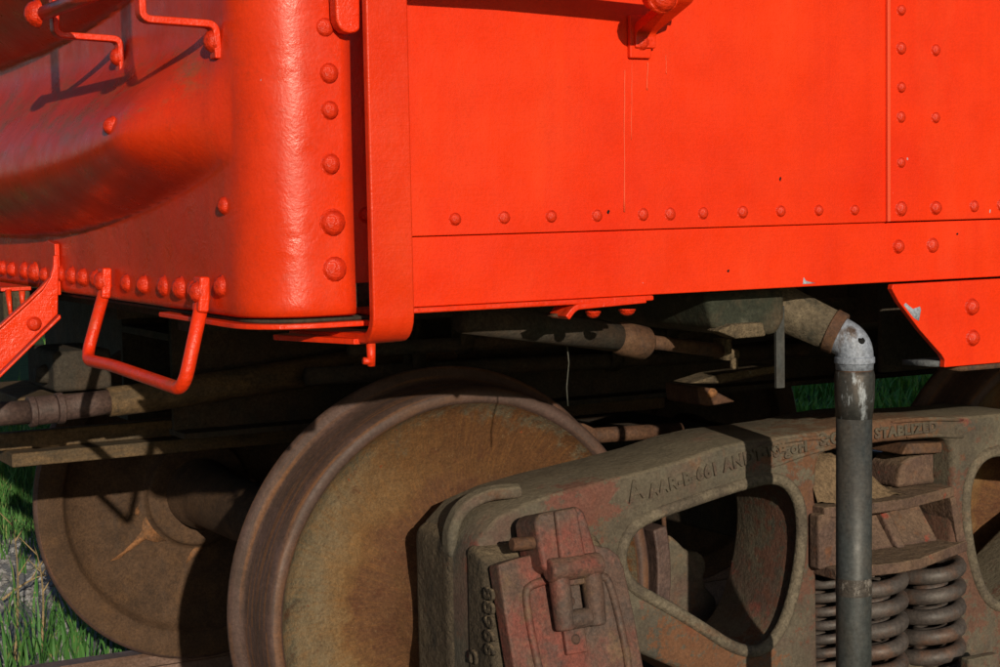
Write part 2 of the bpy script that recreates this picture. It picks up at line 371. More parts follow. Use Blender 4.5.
# ------------------------------------------------------------------ mesh helpers
class MB:
    def __init__(s):
        s.v, s.f = [], []
    def add(s, vs, fs):
        k = len(s.v)
        s.v += [tuple(v) for v in vs]
        s.f += [tuple(i + k for i in f) for f in fs]
        return s
    def box(s, a, b):
        (x0, y0, z0), (x1, y1, z1) = a, b
        return s.add([(x0, y0, z0), (x1, y0, z0), (x1, y1, z0), (x0, y1, z0), (x0, y0, z1), (x1, y0, z1), (x1, y1, z1), (x0, y1, z1)],
                     [(0, 3, 2, 1), (4, 5, 6, 7), (0, 1, 5, 4), (1, 2, 6, 5), (2, 3, 7, 6), (3, 0, 4, 7)])
    def loft(s, rings, cap=True, close=False):
        n = len(rings[0]); k = len(s.v)
        for r in rings:
            s.v += [tuple(p) for p in r]
        m_ = len(rings)
        for i in range(m_ if close else m_ - 1):
            a, b = k + i * n, k + ((i + 1) % m_) * n
            for j in range(n):
                s.f.append((a + j, a + (j + 1) % n, b + (j + 1) % n, b + j))
        if cap and not close:
            s.f.append(tuple(k + j for j in reversed(range(n))))
            s.f.append(tuple(k + (m_ - 1) * n + j for j in range(n)))
        return s
    def tube(s, pts, r, n=12, cap=True, flat=None, ref=None, close=False):
        pts = [Vector(p) for p in pts]
        rs = r if isinstance(r, (list, tuple)) else [r] * len(pts)
        rings = []; prev = Vector(ref) if ref else None
        for i, p in enumerate(pts):
            if close:
                t = (pts[(i + 1) % len(pts)] - pts[i - 1]).normalized()
            else:
                t = (pts[min(i + 1, len(pts) - 1)] - pts[max(i - 1, 0)]).normalized()
            if prev is None:
                prev = Vector((0, 0, 1)) if abs(t.z) < 0.9 else Vector((1, 0, 0))
            a = (prev - t * prev.dot(t)).normalized(); b = t.cross(a); prev = a
            ring = []
            if flat:
                w, h = flat
                for (c, d) in ((-1, -1), (1, -1), (1, 1), (-1, 1)):
                    ring.append(p + a * (c * w / 2) + b * (d * h / 2))
            else:
                for j in range(n):
                    q = 2 * math.pi * j / n
                    ring.append(p + (a * math.cos(q) + b * math.sin(q)) * rs[i])
            rings.append(ring)
        return s.loft(rings, cap, close)
    def prism(s, poly, axis, a, b):
        """poly: 2D outline in the two other axes (in x,y,z order); extruded from a to b along axis."""
        def mk(p, t):
            q = list(p); q.insert(axis, t); return q
        return s.loft([[mk(p, a) for p in poly], [mk(p, b) for p in poly]])
    def lathe(s, prof, axis='y', n=96):
        k = len(s.v); m_ = len(prof)
        for i in range(n):
            q = 2 * math.pi * i / n
            for r, w in prof:
                s.v.append((r * math.cos(q), w, r * math.sin(q)) if axis == 'y' else (r * math.cos(q), r * math.sin(q), w))
        for i in range(n):
            a, b = k + i * m_, k + ((i + 1) % n) * m_
            for j in range(m_ - 1):
                s.f.append((a + j, b + j, b + j + 1, a + j + 1))
        return s
    def mesh(s, name, mat=None, smooth=True):
        me = bpy.data.meshes.new(name)
        me.from_pydata(s.v, [], s.f)
        bm = bmesh.new(); bm.from_mesh(me)
        bmesh.ops.recalc_face_normals(bm, faces=bm.faces)
        bm.to_mesh(me); bm.free()
        if mat:
            me.materials.append(M[mat])
        me.polygons.foreach_set('use_smooth', [smooth] * len(me.polygons))
        me.update()
        return me

def world_loc(o):
    v = Vector((0, 0, 0))
    while o is not None:
        v += o.location; o = o.parent
    return v

def obj(name, me, parent=None, loc=(0, 0, 0), rot=None, scale=None, bevel=0.0, seg=2):
    """mesh coordinates are relative to loc, and loc is a place in the world"""
    o = bpy.data.objects.new(name, me)
    COL.objects.link(o)
    o.parent = parent
    o.location = Vector(loc) - (world_loc(parent) if parent else Vector((0, 0, 0)))
    if rot:
        o.rotation_euler = rot
    if scale:
        o.scale = (scale,) * 3 if isinstance(scale, (int, float)) else scale
    if bevel:
        b = o.modifiers.new('bevel', 'BEVEL')
        b.width = bevel; b.segments = seg; b.limit_method = 'ANGLE'; b.angle_limit = R(35); b.harden_normals = True
    return o

def thing(name, label, cat, loc=(0, 0, 0), group=None, mesh=None):
    o = bpy.data.objects.new(name, mesh)
    COL.objects.link(o)
    o.location = loc
    o['label'] = label; o['category'] = cat
    if group:
        o['group'] = group
    return o

def arc(c, r, a0, a1, n, axes=(0, 2), const=0.0):
    out = []
    for i in range(n + 1):
        q = R(a0 + (a1 - a0) * i / n)
        p = [const] * 3
        p[axes[0]] = c[0] + r * math.cos(q); p[axes[1]] = c[1] + r * math.sin(q)
        out.append(tuple(p))
    return out

def fillet(pts, r, n=5):
    """round the inner corners of a 3D polyline"""
    pts = [Vector(p) for p in pts]; out = [pts[0]]
    for i in range(1, len(pts) - 1):
        a, b, c = pts[i - 1], pts[i], pts[i + 1]
        d1, d2 = (a - b), (c - b)
        t = min(r, d1.length * 0.49, d2.length * 0.49)
        p0, p2 = b + d1.normalized() * t, b + d2.normalized() * t
        for k in range(n + 1):
            u = k / n
            out.append(p0 * (1 - u) ** 2 + b * 2 * u * (1 - u) + p2 * u * u)
    out.append(pts[-1])
    return out

def smooth_poly(pts, it=2):
    for _ in range(it):
        q = []
        for i in range(len(pts)):
            a, b = pts[i], pts[(i + 1) % len(pts)]
            q.append((a[0] * 0.75 + b[0] * 0.25, a[1] * 0.75 + b[1] * 0.25))
            q.append((a[0] * 0.25 + b[0] * 0.75, a[1] * 0.25 + b[1] * 0.75))
        pts = q
    return pts

def plate_with_holes(name, loops, y0, y1, bev, mat):
    """an XZ outline with holes, made thick along Y with rounded edges"""
    cu = bpy.data.curves.new('tmp', 'CURVE')
    cu.dimensions = '2D'; cu.fill_mode = 'BOTH'
    cu.extrude = (y1 - y0) / 2 - bev; cu.bevel_depth = bev; cu.bevel_resolution = 2; cu.offset = -bev
    for lp in loops:
        sp = cu.splines.new('POLY'); sp.points.add(len(lp) - 1)
        for q, (x, z) in zip(sp.points, lp):
            q.co = (x, z, 0, 1)
        sp.use_cyclic_u = True
    o = bpy.data.objects.new('tmp', cu); COL.objects.link(o)
    dg = bpy.context.evaluated_depsgraph_get()
    me = bpy.data.meshes.new_from_object(o.evaluated_get(dg))
    bpy.data.objects.remove(o); bpy.data.curves.remove(cu)
    yc = (y0 + y1) / 2
    for v in me.vertices:
        x, z, d = v.co
        v.co = (x, yc - d, z)
    bm = bmesh.new(); bm.from_mesh(me)
    bmesh.ops.remove_doubles(bm, verts=bm.verts, dist=1e-5)
    bmesh.ops.recalc_face_normals(bm, faces=bm.faces)
    bm.to_mesh(me); bm.free()
    me.materials.clear(); me.materials.append(M[mat]); me.name = name
    try:
        me.shade_smooth = True
    except Exception:
        pass
    me.polygons.foreach_set('use_smooth', [True] * len(me.polygons))
    bmx = bmesh.new(); bmx.from_mesh(me)
    for e in bmx.edges:
        if len(e.link_faces) == 2 and e.calc_face_angle(0) > R(40):
            e.smooth = False
    bmx.to_mesh(me); bmx.free()
    return me

def text_mesh(txt, size, depth, mat):
    cu = bpy.data.curves.new('tmp', 'FONT')
    cu.body = txt; cu.size = size; cu.extrude = depth * 0.6; cu.bevel_depth = depth * 0.6; cu.bevel_resolution = 1; cu.resolution_u = 3
    cu.space_character = 1.12
    o = bpy.data.objects.new('tmp', cu); COL.objects.link(o)
    dg = bpy.context.evaluated_depsgraph_get()
    me = bpy.data.meshes.new_from_object(o.evaluated_get(dg))
    bpy.data.objects.remove(o); bpy.data.curves.remove(cu)
    me.materials.clear(); me.materials.append(M[mat]); me.name = 'raised_lettering'
    return me

# a domed rivet head, unit radius, axis +Z
def dome(mat, n=14, k=5, h=0.72):
    b = MB()
    prof = [(1.13, -0.30), (1.10, 0.0), (1.02, 0.03)] + [(math.cos(R(90 * i / k)), 0.04 + h * math.sin(R(90 * i / k))) for i in range(k)]
    b.lathe(prof, 'z', n)
    top = len(b.v); b.v.append((0, 0, h + 0.04))
    m_ = len(prof)
    for i in range(n):
        b.f.append((i * m_ + m_ - 1, ((i + 1) % n) * m_ + m_ - 1, top))
    return b.mesh('rivet', mat)
def make_rivet_red():
    s = NT('red_paint_rivet')
    col = s.mix(s.ramp(s.noise(1.6, 4, 0.6), 0.4, 0.66), (0.68, 0.034, 0.005), (0.50, 0.022, 0.005))  # red darkened to stand in for shading on and round the heads
    s.bump([(s.noise(1.4, 4, 0.6), 0.25, 0.25)])
    return s.finish(col, 0.40, 0.0, 0.35)
M['red_rivet'] = make_rivet_red()
RIVET = dome('red_rivet')
_s = NT('rust_rivet')
_s.bump([(_s.noise(1.4, 5, 0.7), 0.4, 0.3)])
M['rust_rivet'] = _s.finish(_s.mix(_s.ramp(_s.noise(1.5, 5, 0.7), 0.4, 0.65), (0.11, 0.055, 0.038), (0.06, 0.038, 0.032)), 0.75)
RIVET_DARK = dome('rust_rivet')
FACE_SIDE = (R(90), 0, 0)          # dome points to -Y
FACE_END = (0, R(-90), 0)          # dome points to -X

def rivet(parent, p, r, face, me=RIVET, name='rivet'):
    j = 0.92 + 0.16 * random.random()
    rr = (face[0] + random.uniform(-.05, .05), face[1] + random.uniform(-.05, .05), face[2])
    return obj(name, me, parent, p, rr, (r * j, r * j * random.uniform(.94, 1.06), r * random.uniform(.8, 1.15)))

# ================================================================== setting
YS = -1.54
gm = MB()
gx = [-400, -60, -15, -6] + [i * 0.5 for i in range(-10, 40)] + [24, 40, 80, 400]
gy = [-400, -60, -15, -6] + [i * 0.4 for i in range(-12, 36)] + [18, 30, 60, 400]
def gz(x, y):
    b = -0.17 if abs(y) < 1.4 else -0.17 - 0.05 * min(1, (abs(y) - 1.4) / 1.0)
    return b + 0.012 * math.sin(2.3 * x + 1.1 * y) * math.cos(1.7 * y - x)
for y in gy:
    for x in gx:
        gm.v.append((x, y, gz(x, y)))
for j in range(len(gy) - 1):
    for i in range(len(gx) - 1):
        a = j * len(gx) + i
        gm.f.append((a, a + 1, a + len(gx) + 1, a + len(gx)))
ground = obj('ground', gm.mesh('ground', 'ground'))
ground['kind'] = 'structure'

def grass_patch(name, label, n, xr, yr, hmin, hmax, dens=None, wid=0.005, mat='grass'):
    x = rng.uniform(*xr, n); y = rng.uniform(*yr, n)
    keep = np.ones(n, bool)
    if dens is not None:
        keep = rng.uniform(0, 1, n) < dens(x, y)
    x, y = x[keep], y[keep]; n = len(x)
    h = rng.uniform(hmin, hmax, n) * (0.7 + 0.5 * np.sin(x * 3.1) * np.cos(y * 2.3))
    a = rng.uniform(0, 2 * np.pi, n); ln = rng.uniform(0.1, 0.7, n) * h
    z = np.array([gz(p, q) for p, q in zip(x, y)]) - 0.01
    dx, dy = np.cos(a), np.sin(a); w = wid * rng.uniform(0.6, 1.3, n)
    V = np.zeros((n, 5, 3))
    V[:, 0] = np.stack([x - dy * w, y + dx * w, z], 1); V[:, 1] = np.stack([x + dy * w, y - dx * w, z], 1)
    V[:, 2] = np.stack([x + dx * ln * .35 + dy * w * .8, y + dy * ln * .35 - dx * w * .8, z + h * .6], 1)
    V[:, 3] = np.stack([x + dx * ln * .35 - dy * w * .8, y + dy * ln * .35 + dx * w * .8, z + h * .6], 1)
    V[:, 4] = np.stack([x + dx * ln, y + dy * ln, z + h * .95], 1)
    k = np.arange(n)[:, None] * 5
    faces = np.concatenate([k + [0, 1, 2], k + [0, 2, 3], k + [3, 2, 4]], 1).reshape(-1, 3)
    me = bpy.data.meshes.new(name)
    me.vertices.add(n * 5); me.vertices.foreach_set('co', V.ravel())
    me.loops.add(len(faces) * 3); me.loops.foreach_set('vertex_index', faces.ravel())
    me.polygons.add(len(faces)); me.polygons.foreach_set('loop_start', np.arange(len(faces)) * 3)
    me.update(); me.validate()
    me.materials.append(M[mat])
    o = obj(name, me)
    o['kind'] = 'stuff'; o['label'] = label; o['category'] = 'grass'
    return o

def dens_near(x, y):
    d = np.where(y > 3.7, 1.0, np.where(y > 2.4, 0.04 + 0.22 * (np.sin(5 * x + 2 * y) > 0.6), 0.07 + 0.34 * (np.sin(4 * x - 3 * y) > 0.35)))
    return d
grass_patch('tall_grass', 'tall green grass and weeds growing beyond the far rail', 60000, (-1.6, 3.2), (0.95, 9.0), 0.08, 0.30, dens_near, 0.0045)
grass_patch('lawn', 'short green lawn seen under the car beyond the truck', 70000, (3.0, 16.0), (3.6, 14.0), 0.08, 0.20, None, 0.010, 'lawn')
grass_patch('trackside_grass', 'sparse grass along the near side of the track', 9000, (-4.0, 4.0), (-4.5, -1.6), 0.04, 0.12, None, 0.004)

# gravel lying on the bare strip beyond the far rail
NP = 3600
px3, py3 = rng.uniform(-0.9, 1.2, NP), rng.uniform(0.95, 3.7, NP)
V, F = [], []
octa = np.array([(1, 0, 0), (-1, 0, 0), (0, 1, 0), (0, -1, 0), (0, 0, 1), (0, 0, -1)], float)
ofc = [(0, 2, 4), (2, 1, 4), (1, 3, 4), (3, 0, 4), (2, 0, 5), (1, 2, 5), (3, 1, 5), (0, 3, 5)]
for k in range(NP):
    r_ = rng.uniform(0.006, 0.022)
    v_ = octa * rng.uniform(0.6, 1.2, (6, 3)) * r_ + rng.uniform(-.25, .25, (6, 3)) * r_
    a_ = rng.uniform(0, 6.28); c_, s_ = math.cos(a_), math.sin(a_)
    for p in v_:
        V.append((px3[k] + p[0] * c_ - p[1] * s_, py3[k] + p[0] * s_ + p[1] * c_, gz(px3[k], py3[k]) + 0.3 * r_ + p[2] * 0.7))
    F += [tuple(6 * k + q for q in f) for f in ofc]
gb = MB(); gb.add(V, F)
gv = obj('gravel', gb.mesh('gravel', 'stone', False))
gv['kind'] = 'stuff'; gv['label'] = 'pale grey gravel scattered beyond the far rail'; gv['category'] = 'gravel'

# dry weed stalks beside the far rail
for i, (a, b) in enumerate([((-0.3307, 1.4605, -0.1800), (-0.1497, 2.2000, 0.1572)), ((-0.1488, 2.3743, -0.1800), (0.0212, 2.4000, -0.1208)), ((-0.2437, 1.4970, -0.1800), (-0.1479, 1.9000, 0.0939))]):
    A, B = Vector(a), Vector(b)
    mid = (A + B) / 2 + Vector((0.04, 0, 0.05))
    st = thing('dry_weed_stalk', ['bare upright dry stalk nearest the left edge beyond far rail', 'tan dry stalk bent sideways over the gravel beyond far rail', 'thin dry stalk standing close to the far wheel'][i], 'weed', A, 'dry stalks beyond the rail')
    b_ = MB(); q = [Vector((0, 0, 0)), mid - A, B - A]
    pts = [q[0] * (1 - t) ** 2 + q[1] * 2 * t * (1 - t) + q[2] * t * t for t in [k / 8 for k in range(9)]]
    b_.tube(pts, [0.005 - 0.0035 * k / 8 for k in range(9)], 6)
    obj('stem', b_.mesh('stem', 'stalk'), st, A)
    for k in (4, 6, 7):
        s0 = pts[k]; b_ = MB(); b_.tube([s0, s0 + Vector((0.05 * (-1) ** k, 0.02, 0.06))], [0.0028, 0.001], 5)
        obj('twig', b_.mesh('twig', 'stalk'), st, A)

# rails and ties
rail_prof = [(-0.07, -0.17), (0.07, -0.17), (0.07, -0.158), (0.012, -0.14), (0.010, -0.045), (0.034, -0.035), (0.036, -0.008), (0.028, 0.0), (-0.028, 0.0), (-0.036, -0.008), (-0.034, -0.035), (-0.010, -0.045), (-0.012, -0.14), (-0.07, -0.158)]
for yc, lab in ((-0.755, 'rusty steel rail under the near wheels'), (0.755, 'rusty steel rail under the far wheels')):
    b_ = MB(); b_.prism([(y, z - 0.001) for y, z in rail_prof], 0, -12, 16)
    t = thing('rail', lab, 'rail', (0, yc, 0), 'track rails', b_.mesh('rail', 'rail', False))
tie_me = MB().box((-0.11, -1.3, -0.17), (0.11, 1.3, 0)).mesh('tie', 'tie', False)
for i in range(-6, 9):
    t = thing('railway_tie', 'weathered wooden tie laid crosswise under the two rails', 'tie', (i * 0.52 + 0.2, 0, -0.1715), 'ties under the rails', tie_me)
    t.rotation_euler.z = random.uniform(-0.02, 0.02)

# ================================================================== freight car
XE = -0.70
car = thing('freight_car', 'bright red riveted steel freight car body with corrugated end', 'freight car', (XE, YS, 1.03))
def P(name, mb, mat, parent=car, bevel=0.0, seg=2, smooth=True, loc=None):
    """part whose mesh is written in world coordinates"""
    o_ = Vector(loc) if loc is not None else world_loc(parent)
    me = mb.mesh(name, mat, smooth)
    me.transform(Matrix.Translation(-o_))
    return obj(name, me, parent, o_, bevel=bevel, seg=seg)

# ---- side
sheet_l = P('side_sheet', MB().box((-0.495, YS, 1.1385), (0.40, YS + 0.02, 3.1)), 'red', bevel=0.0015)
sheet_r = P('side_sheet', MB().box((0.3945, YS - 0.005, 1.139), (2.4, YS + 0.012, 3.1)), 'red', bevel=0.002)
P('side_sheet', MB().box((2.3945, YS - 0.009, 1.139), (11.8, YS + 0.008, 3.1)), 'red', bevel=0.002)
P('side_sheet', MB().box((-0.60, -YS - 0.02, 1.03), (11.8, -YS, 3.1)), 'red', bevel=0.0015)
P('seam_strip', MB().box((0.3905, YS - 0.0065, 1.139), (0.3965, YS - 0.0005, 3.1)), 'red_line', sheet_r, bevel=0.0012)
sill = P('side_sill', MB().box((-0.495, YS + 0.005, 1.040), (11.8, YS + 0.035, 1.1375)), 'red', bevel=0.002)
P('sill_lip', MB().box((-0.53, YS + 0.001, 1.0315), (-0.063, YS + 0.09, 1.0395)), 'red_bar', sill, bevel=0.0025)
# bent pad below the lip
b_ = MB()
pp = fillet([(-0.2161, -1.5350, 1.0128), (-0.2021, -1.5350, 1.0283), (-0.0770, -1.5350, 1.0329)], 0.012)
b_.tube([p + Vector((0, 0.02, 0)) for p in pp], 0, flat=(0.009, 0.05), ref=(0, 0, 1))
P('bent_tab', b_, 'red_bar', sill, bevel=0.002)
for px in (592, 626):
    pass
rivet(sill, (-0.1599, -1.5200, 1.0167), 0.011, (R(180), 0, 0)); rivet(sill, (-0.0995, -1.5200, 1.0167), 0.011, (R(180), 0, 0))
# paint-bare mud crust beside the bent tab
P('rust_flake', MB().prism([(x, z) for x, _, z in ((-0.2274, -1.5000, 1.0146), (-0.1943, -1.5000, 1.0263), (-0.1840, -1.5000, 1.0198), (-0.2016, -1.5000, 1.0103))], 1, -1.515, -1.49), 'rusty', sill)

for p, r in [((-0.3985, -1.5400, 1.1611), .0098), ((-0.3197, -1.5400, 1.1615), .0092), ((-0.2418, -1.5400, 1.1612), .0095), ((-0.1632, -1.5400, 1.1610), .0088),
             ((-0.0821, -1.5400, 1.1607), .0090), ((-0.0333, -1.5400, 1.1608), .0088), ((0.0275, -1.5400, 1.1607), .0090), ((0.1022, -1.5400, 1.1607), .0090), ((0.1760, -1.5400, 1.1603), .0090), ((0.2518, -1.5400, 1.1600), .0088), ((0.3256, -1.5400, 1.1594), .0090)]:
    rivet(sheet_l, p, r, FACE_SIDE)
for p, r in [((0.4193, -1.5450, 1.1599), .0125), ((0.4942, -1.5450, 1.1596), .0122), ((0.5801, -1.5450, 1.1602), .0095), ((0.6419, -1.5450, 1.1615), .0095), ((0.7239, -1.5450, 1.1626), .0095),
             ((0.4194, -1.5450, 1.4791), .0092), ((0.4194, -1.5450, 1.4177), .0092), ((0.4194, -1.5450, 1.3552), .0090), ((0.4193, -1.5450, 1.3078), .0092), ((0.4193, -1.5450, 1.2344), .0092), ((0.4195, -1.5450, 1.5507), .0092), ((0.4195, -1.5450, 1.6220), .0092),
             ((0.4938, -1.5450, 1.4171), .0092), ((0.4939, -1.5450, 1.3074), .0092), ((0.4936, -1.5450, 1.5463), .0092)]:
    rivet(sheet_r, p, r, FACE_SIDE)
for p in [(0.4219, -1.5350, 1.0979), (0.4971, -1.5350, 1.0973)]:
    rivet(sill, p, .0118, FACE_SIDE)

# paint runs and bare spots on the side
def streak(p0, p1, r, name='paint_run', parent=sheet_l):
    b_ = MB(); a, b = Vector(p0), Vector(p1); n = 9
    b_.tube([a.lerp(b, k / n) + Vector((random.uniform(-.0006, .0006), 0, 0)) for k in range(n + 1)], [r * random.uniform(.6, 1.15) for k in range(n + 1)], 6)
    return P(name, b_, 'red_line', parent)
streak((-0.1120, -1.5403, 1.3733), (-0.1160, -1.5403, 1.1651), .0015)
streak((-0.0711, -1.5403, 1.3858), (-0.0725, -1.5403, 1.3447), .0013)
streak((-0.0986, -1.5403, 1.3852), (-0.1021, -1.5403, 1.2710), .0008)
streak((-0.0377, -1.5403, 1.3969), (-0.0381, -1.5403, 1.3688), .0010)
for (p, sx, sz) in [((-0.1436, -1.5408, 1.1657), .0026, .0034), ((0.1757, -1.5408, 1.2105), .0020, .0036)]:
    x, y, z = p
    P('bare_spot', MB().prism([(x - sx, z - sz * .1), (x - sx * .6, z - sz * .7), (x + sx * .1, z - sz), (x + sx * .5, z - sz * .3), (x + sx, z + sz * .4), (x + sx * .3, z + sz), (x - sx * .5, z + sz * .6)], 1, y, y + .003), 'black', sheet_l)
for (p, sx, sz) in [((0.0776, -1.5360, 1.0706), .0024, .0022), ((0.5518, -1.5360, 1.1149), .0024, .0018)]:
    x, y, z = p
    P('bare_spot', MB().prism([(x - sx, z - sz * .1), (x - sx * .6, z - sz * .7), (x + sx * .1, z - sz), (x + sx * .5, z - sz * .3), (x + sx, z + sz * .4), (x + sx * .3, z + sz), (x - sx * .5, z + sz * .6)], 1, y, y + .003), 'black', sill)
def chip(pts, y, parent, mat='grey_chip'):
    P('paint_chip', MB().prism([(a[0], a[2]) for a in pts], 1, y, y + .004), mat, parent)
chip([(0.2254, -1.5358, 1.0549), (0.2294, -1.5358, 1.0492), (0.2496, -1.5358, 1.0449), (0.2234, -1.5358, 1.0444)], -1.5358, sill)

# ---- fishbelly plate at the right, a web set just under the sill
belly_pts = [(0.4057, -1.5410, 1.0366), (0.4035, -1.5410, 1.0294), (0.4185, -1.5410, 1.0075), (0.4380, -1.5410, 0.9868), (0.4641, -1.5410, 0.9591), (0.4950, -1.5410, 0.9308), (0.5128, -1.5410, 0.9147), (0.5195, -1.5410, 0.9059), (0.5184, -1.5410, 0.8934)]
poly = [(a[0], a[2]) for a in belly_pts] + [(11.0, 0.892), (11.4, 1.0385)]
belly = P('sill_web', MB().prism(poly, 1, -1.541, -1.529), 'red', bevel=0.0015)
P('web_flange', MB().prism([(0.512, -1.5285), (0.49, -1.47), (11.0, -1.47), (11.0, -1.5285)], 2, 0.894, 0.903), 'greyflange', belly)
P('web_flange', MB().box((0.56, -1.537, 0.884), (11.0, -1.46, 0.8915)), 'rusty', belly)
for p in [(0.5790, -1.5410, 0.9917), (0.5815, -1.5410, 0.9393), (0.7199, -1.5410, 0.9920), (0.7227, -1.5410, 0.9383)]:
    rivet(belly, p, .0142, FACE_SIDE)
chip([(0.4286, -1.5418, 1.0021), (0.4329, -1.5418, 1.0052), (0.4481, -1.5418, 0.9946), (0.4634, -1.5418, 0.9980), (0.4656, -1.5418, 0.9921), (0.4612, -1.5418, 0.9742), (0.4503, -1.5418, 0.9797)], -1.5418, belly)
P('web_flange', MB().box((0.60, -1.30, 0.86), (11.0, -1.285, 1.03)), 'under', belly)

# ---- end sheet: corrugated, rolled round the corner and lapped on to the side
def smooth01(t):
    t = max(0.0, min(1.0, t)); return t * t * (3 - 2 * t)
def end_h(y, z):
    """how far the corrugations stand out from the end"""
    h = 0.0
    for z0, z1, amp in ((1.135, 1.445, 0.088), (1.462, 1.80, 0.088), (1.82, 2.16, 0.088), (2.18, 2.52, 0.088), (2.54, 2.9, 0.088)):
        z0 += 0.10 * (min(abs(y), 1.45) / 1.40) ** 3; z1 -= 0.02 * (abs(y) / 1.40) ** 3
        if z0 < z < z1:
            u = (z - z0) / (z1 - z0)
            # steep underside that starts at a crease, long rounded back
            c = 0.34
            w = math.sin(math.pi / 2 * (u / c)) ** 0.9 if u < c else 0.5 + 0.5 * math.cos(math.pi * (u - c) / (1 - c))
            h += (amp + 0.012) * w
    e = smooth01((1.50 - abs(y)) / 0.24)
    # the nose narrows towards the crest line
    return h * e
rad = 0.09
path = []                                       # (x, y, nx, ny, flat)
ny = 150
for i in range(ny + 1):
    y = 1.45 - i * 2.90 / ny
    path.append((XE, y, -1, 0, 1))
for i in range(1, 15):
    q = R(180 + 90 * i / 14)
    path.append((XE + rad + rad * math.cos(q), -1.45 - 0.005 + rad * math.sin(q), math.cos(q), math.sin(q), 0))
yflat = path[-1][1]
for x in (-0.597, -0.585, -0.570, -0.5555):
    path.append((x, yflat - 0.0005, 0, -1, 0))
zs = [1.034, 1.037, 1.045] + [1.055 + i * 0.0065 for i in range(80)] + [1.575 + i * 0.013 for i in range(118)]
b_ = MB()
for z in zs:
    for (x, y, nx, nyy, fl) in path:
        h = end_h(y, z) if fl else 0.0
        bulge = 0.004 * math.sin(z * 9.0) * (0 if fl else 1)
        inn = 0.006 if z < 1.036 else (0.002 if z < 1.04 else 0)
        b_.v.append((x + nx * (h + bulge * 0.5 - inn), y + nyy * (h + bulge * 0.5 - inn), z))
npth = len(path)
for j in range(len(zs) - 1):
    for i in range(npth - 1):
        a = j * npth + i
        b_.f.append((a, a + 1, a + npth + 1, a + npth))
end = P('end_sheet', b_, 'red_end')
sol = end.modifiers.new('thickness', 'SOLIDIFY'); sol.thickness = 0.009; sol.offset = -1
# orientation check of the thickness: the sheet must grow inwards
nrm = end.data.polygons[0].normal
if nrm.x > 0:
    end.data.flip_normals()
YC = yflat
for p, r in [((-0.5911, -1.5490, 1.4200), .0128), ((-0.5870, -1.5490, 1.3595), .0130), ((-0.5870, -1.5490, 1.3105), .0125), ((-0.5876, -1.5490, 1.2388), .0130), ((-0.5869, -1.5490, 1.1600), .0165), ((-0.5857, -1.5490, 1.0982), .0165)]:
    rivet(end, (p[0], YC + 0.001, p[2]), r, FACE_SIDE)
for p in [(-0.7000, -0.1678, 1.0679), (-0.7000, -0.2468, 1.0672), (-0.7000, -0.3406, 1.0678), (-0.7110, -0.4480, 1.0675), (-0.7000, -0.5965, 1.0677), (-0.7000, -0.6711, 1.0673), (-0.7000, -0.7427, 1.0669), (-0.7000, -0.8144, 1.0665), (-0.7000, -0.8604, 1.0655), (-0.7000, -0.9862, 1.0648), (-0.7000, -1.0783, 1.0655), (-0.7000, -1.1699, 1.0660), (-0.7000, -1.2474, 1.0664), (-0.7000, -1.3039, 1.0656), (-0.7000, -1.4174, 1.0747), (-0.7000, -0.0890, 1.0681), (-0.7000, -0.0096, 1.0681)]:
    rivet(end, p, .0158, FACE_END)
def on_end(y, z):
    return (XE - end_h(y, z), y, z)
rivet(end, on_end(-1.245, 1.302), .0135, FACE_END)
rivet(end, on_end(-1.438, 1.186), .0125, FACE_END)

# corner plates beneath the end sheet
def corner_plate(off, z0, z1, x_end, y_far, depth=0.07):
    out = [(XE - off, y_far)] + [(XE + rad + (rad + off) * math.cos(R(a)), -1.455 + (rad + off) * math.sin(R(a))) for a in range(180, 271, 9)] + [(x_end, -1.455 - rad - off)]
    inn = [(x_end, -1.455 - rad - off + depth)] + [(XE + rad + 0.02, -1.455 + 0.02)] + [(XE - off + depth, y_far)]
    return MB().prism(out + inn, 2, z0, z1)
P('corner_plate', corner_plate(0.0035, 1.019, 1.0265, -0.535, -1.15), 'red_bar', end, bevel=0.002)
P('corner_plate', corner_plate(-0.012, 1.027, 1.0315, -0.50, 1.4), 'under', end)
# inner post seen in the slot between end sheet and strap
P('corner_post', MB().box((-0.66, -1.488, 1.036), (-0.47, -1.478, 3.0)), 'red_end', end, bevel=0.002)
rivet(end, (-0.5115, -1.4890, 1.1691), .0095, FACE_SIDE)

# ---- strap standing off the side, bent under the sill
yo = -1.600
sp_pts = [(-0.5285, yo, 3.0), (-0.5285, yo, 1.20), (-0.5285, yo, 1.035)] + [(-0.5285, yo + 0.030 - 0.030 * math.cos(R(a)), 1.036 - 0.032 * math.sin(R(a))) for a in (18, 36, 54, 72, 90)] + [(-0.535, -1.50, 1.002), (-0.56, -1.38, 1.001)]
b_ = MB(); b_.tube(sp_pts, 0, flat=(0.0615, 0.014), ref=(1, 0, 0))
strap = P('step_strap', b_, 'red_strap', bevel=0.003)
P('strap_foot', MB().prism([(-0.567, -1.56), (-0.6235, -1.41), (-0.60, -1.40), (-0.50, -1.40), (-0.505, -1.56)], 2, 0.9955, 1.0035), 'red_bar', strap, bevel=0.0015)
b_ = MB(); q = (-0.5467, -1.5700, 0.9880); b_.tube([(q[0], q[1], 0.997), (q[0], q[1], 0.966)], [0.0065, 0.0055], 10)
b_.tube([(q[0] - .012, q[1], 0.974), (q[0] + .002, q[1], 0.972)], 0.005, 8)
P('bolt_tail', b_, 'red_bar', strap)

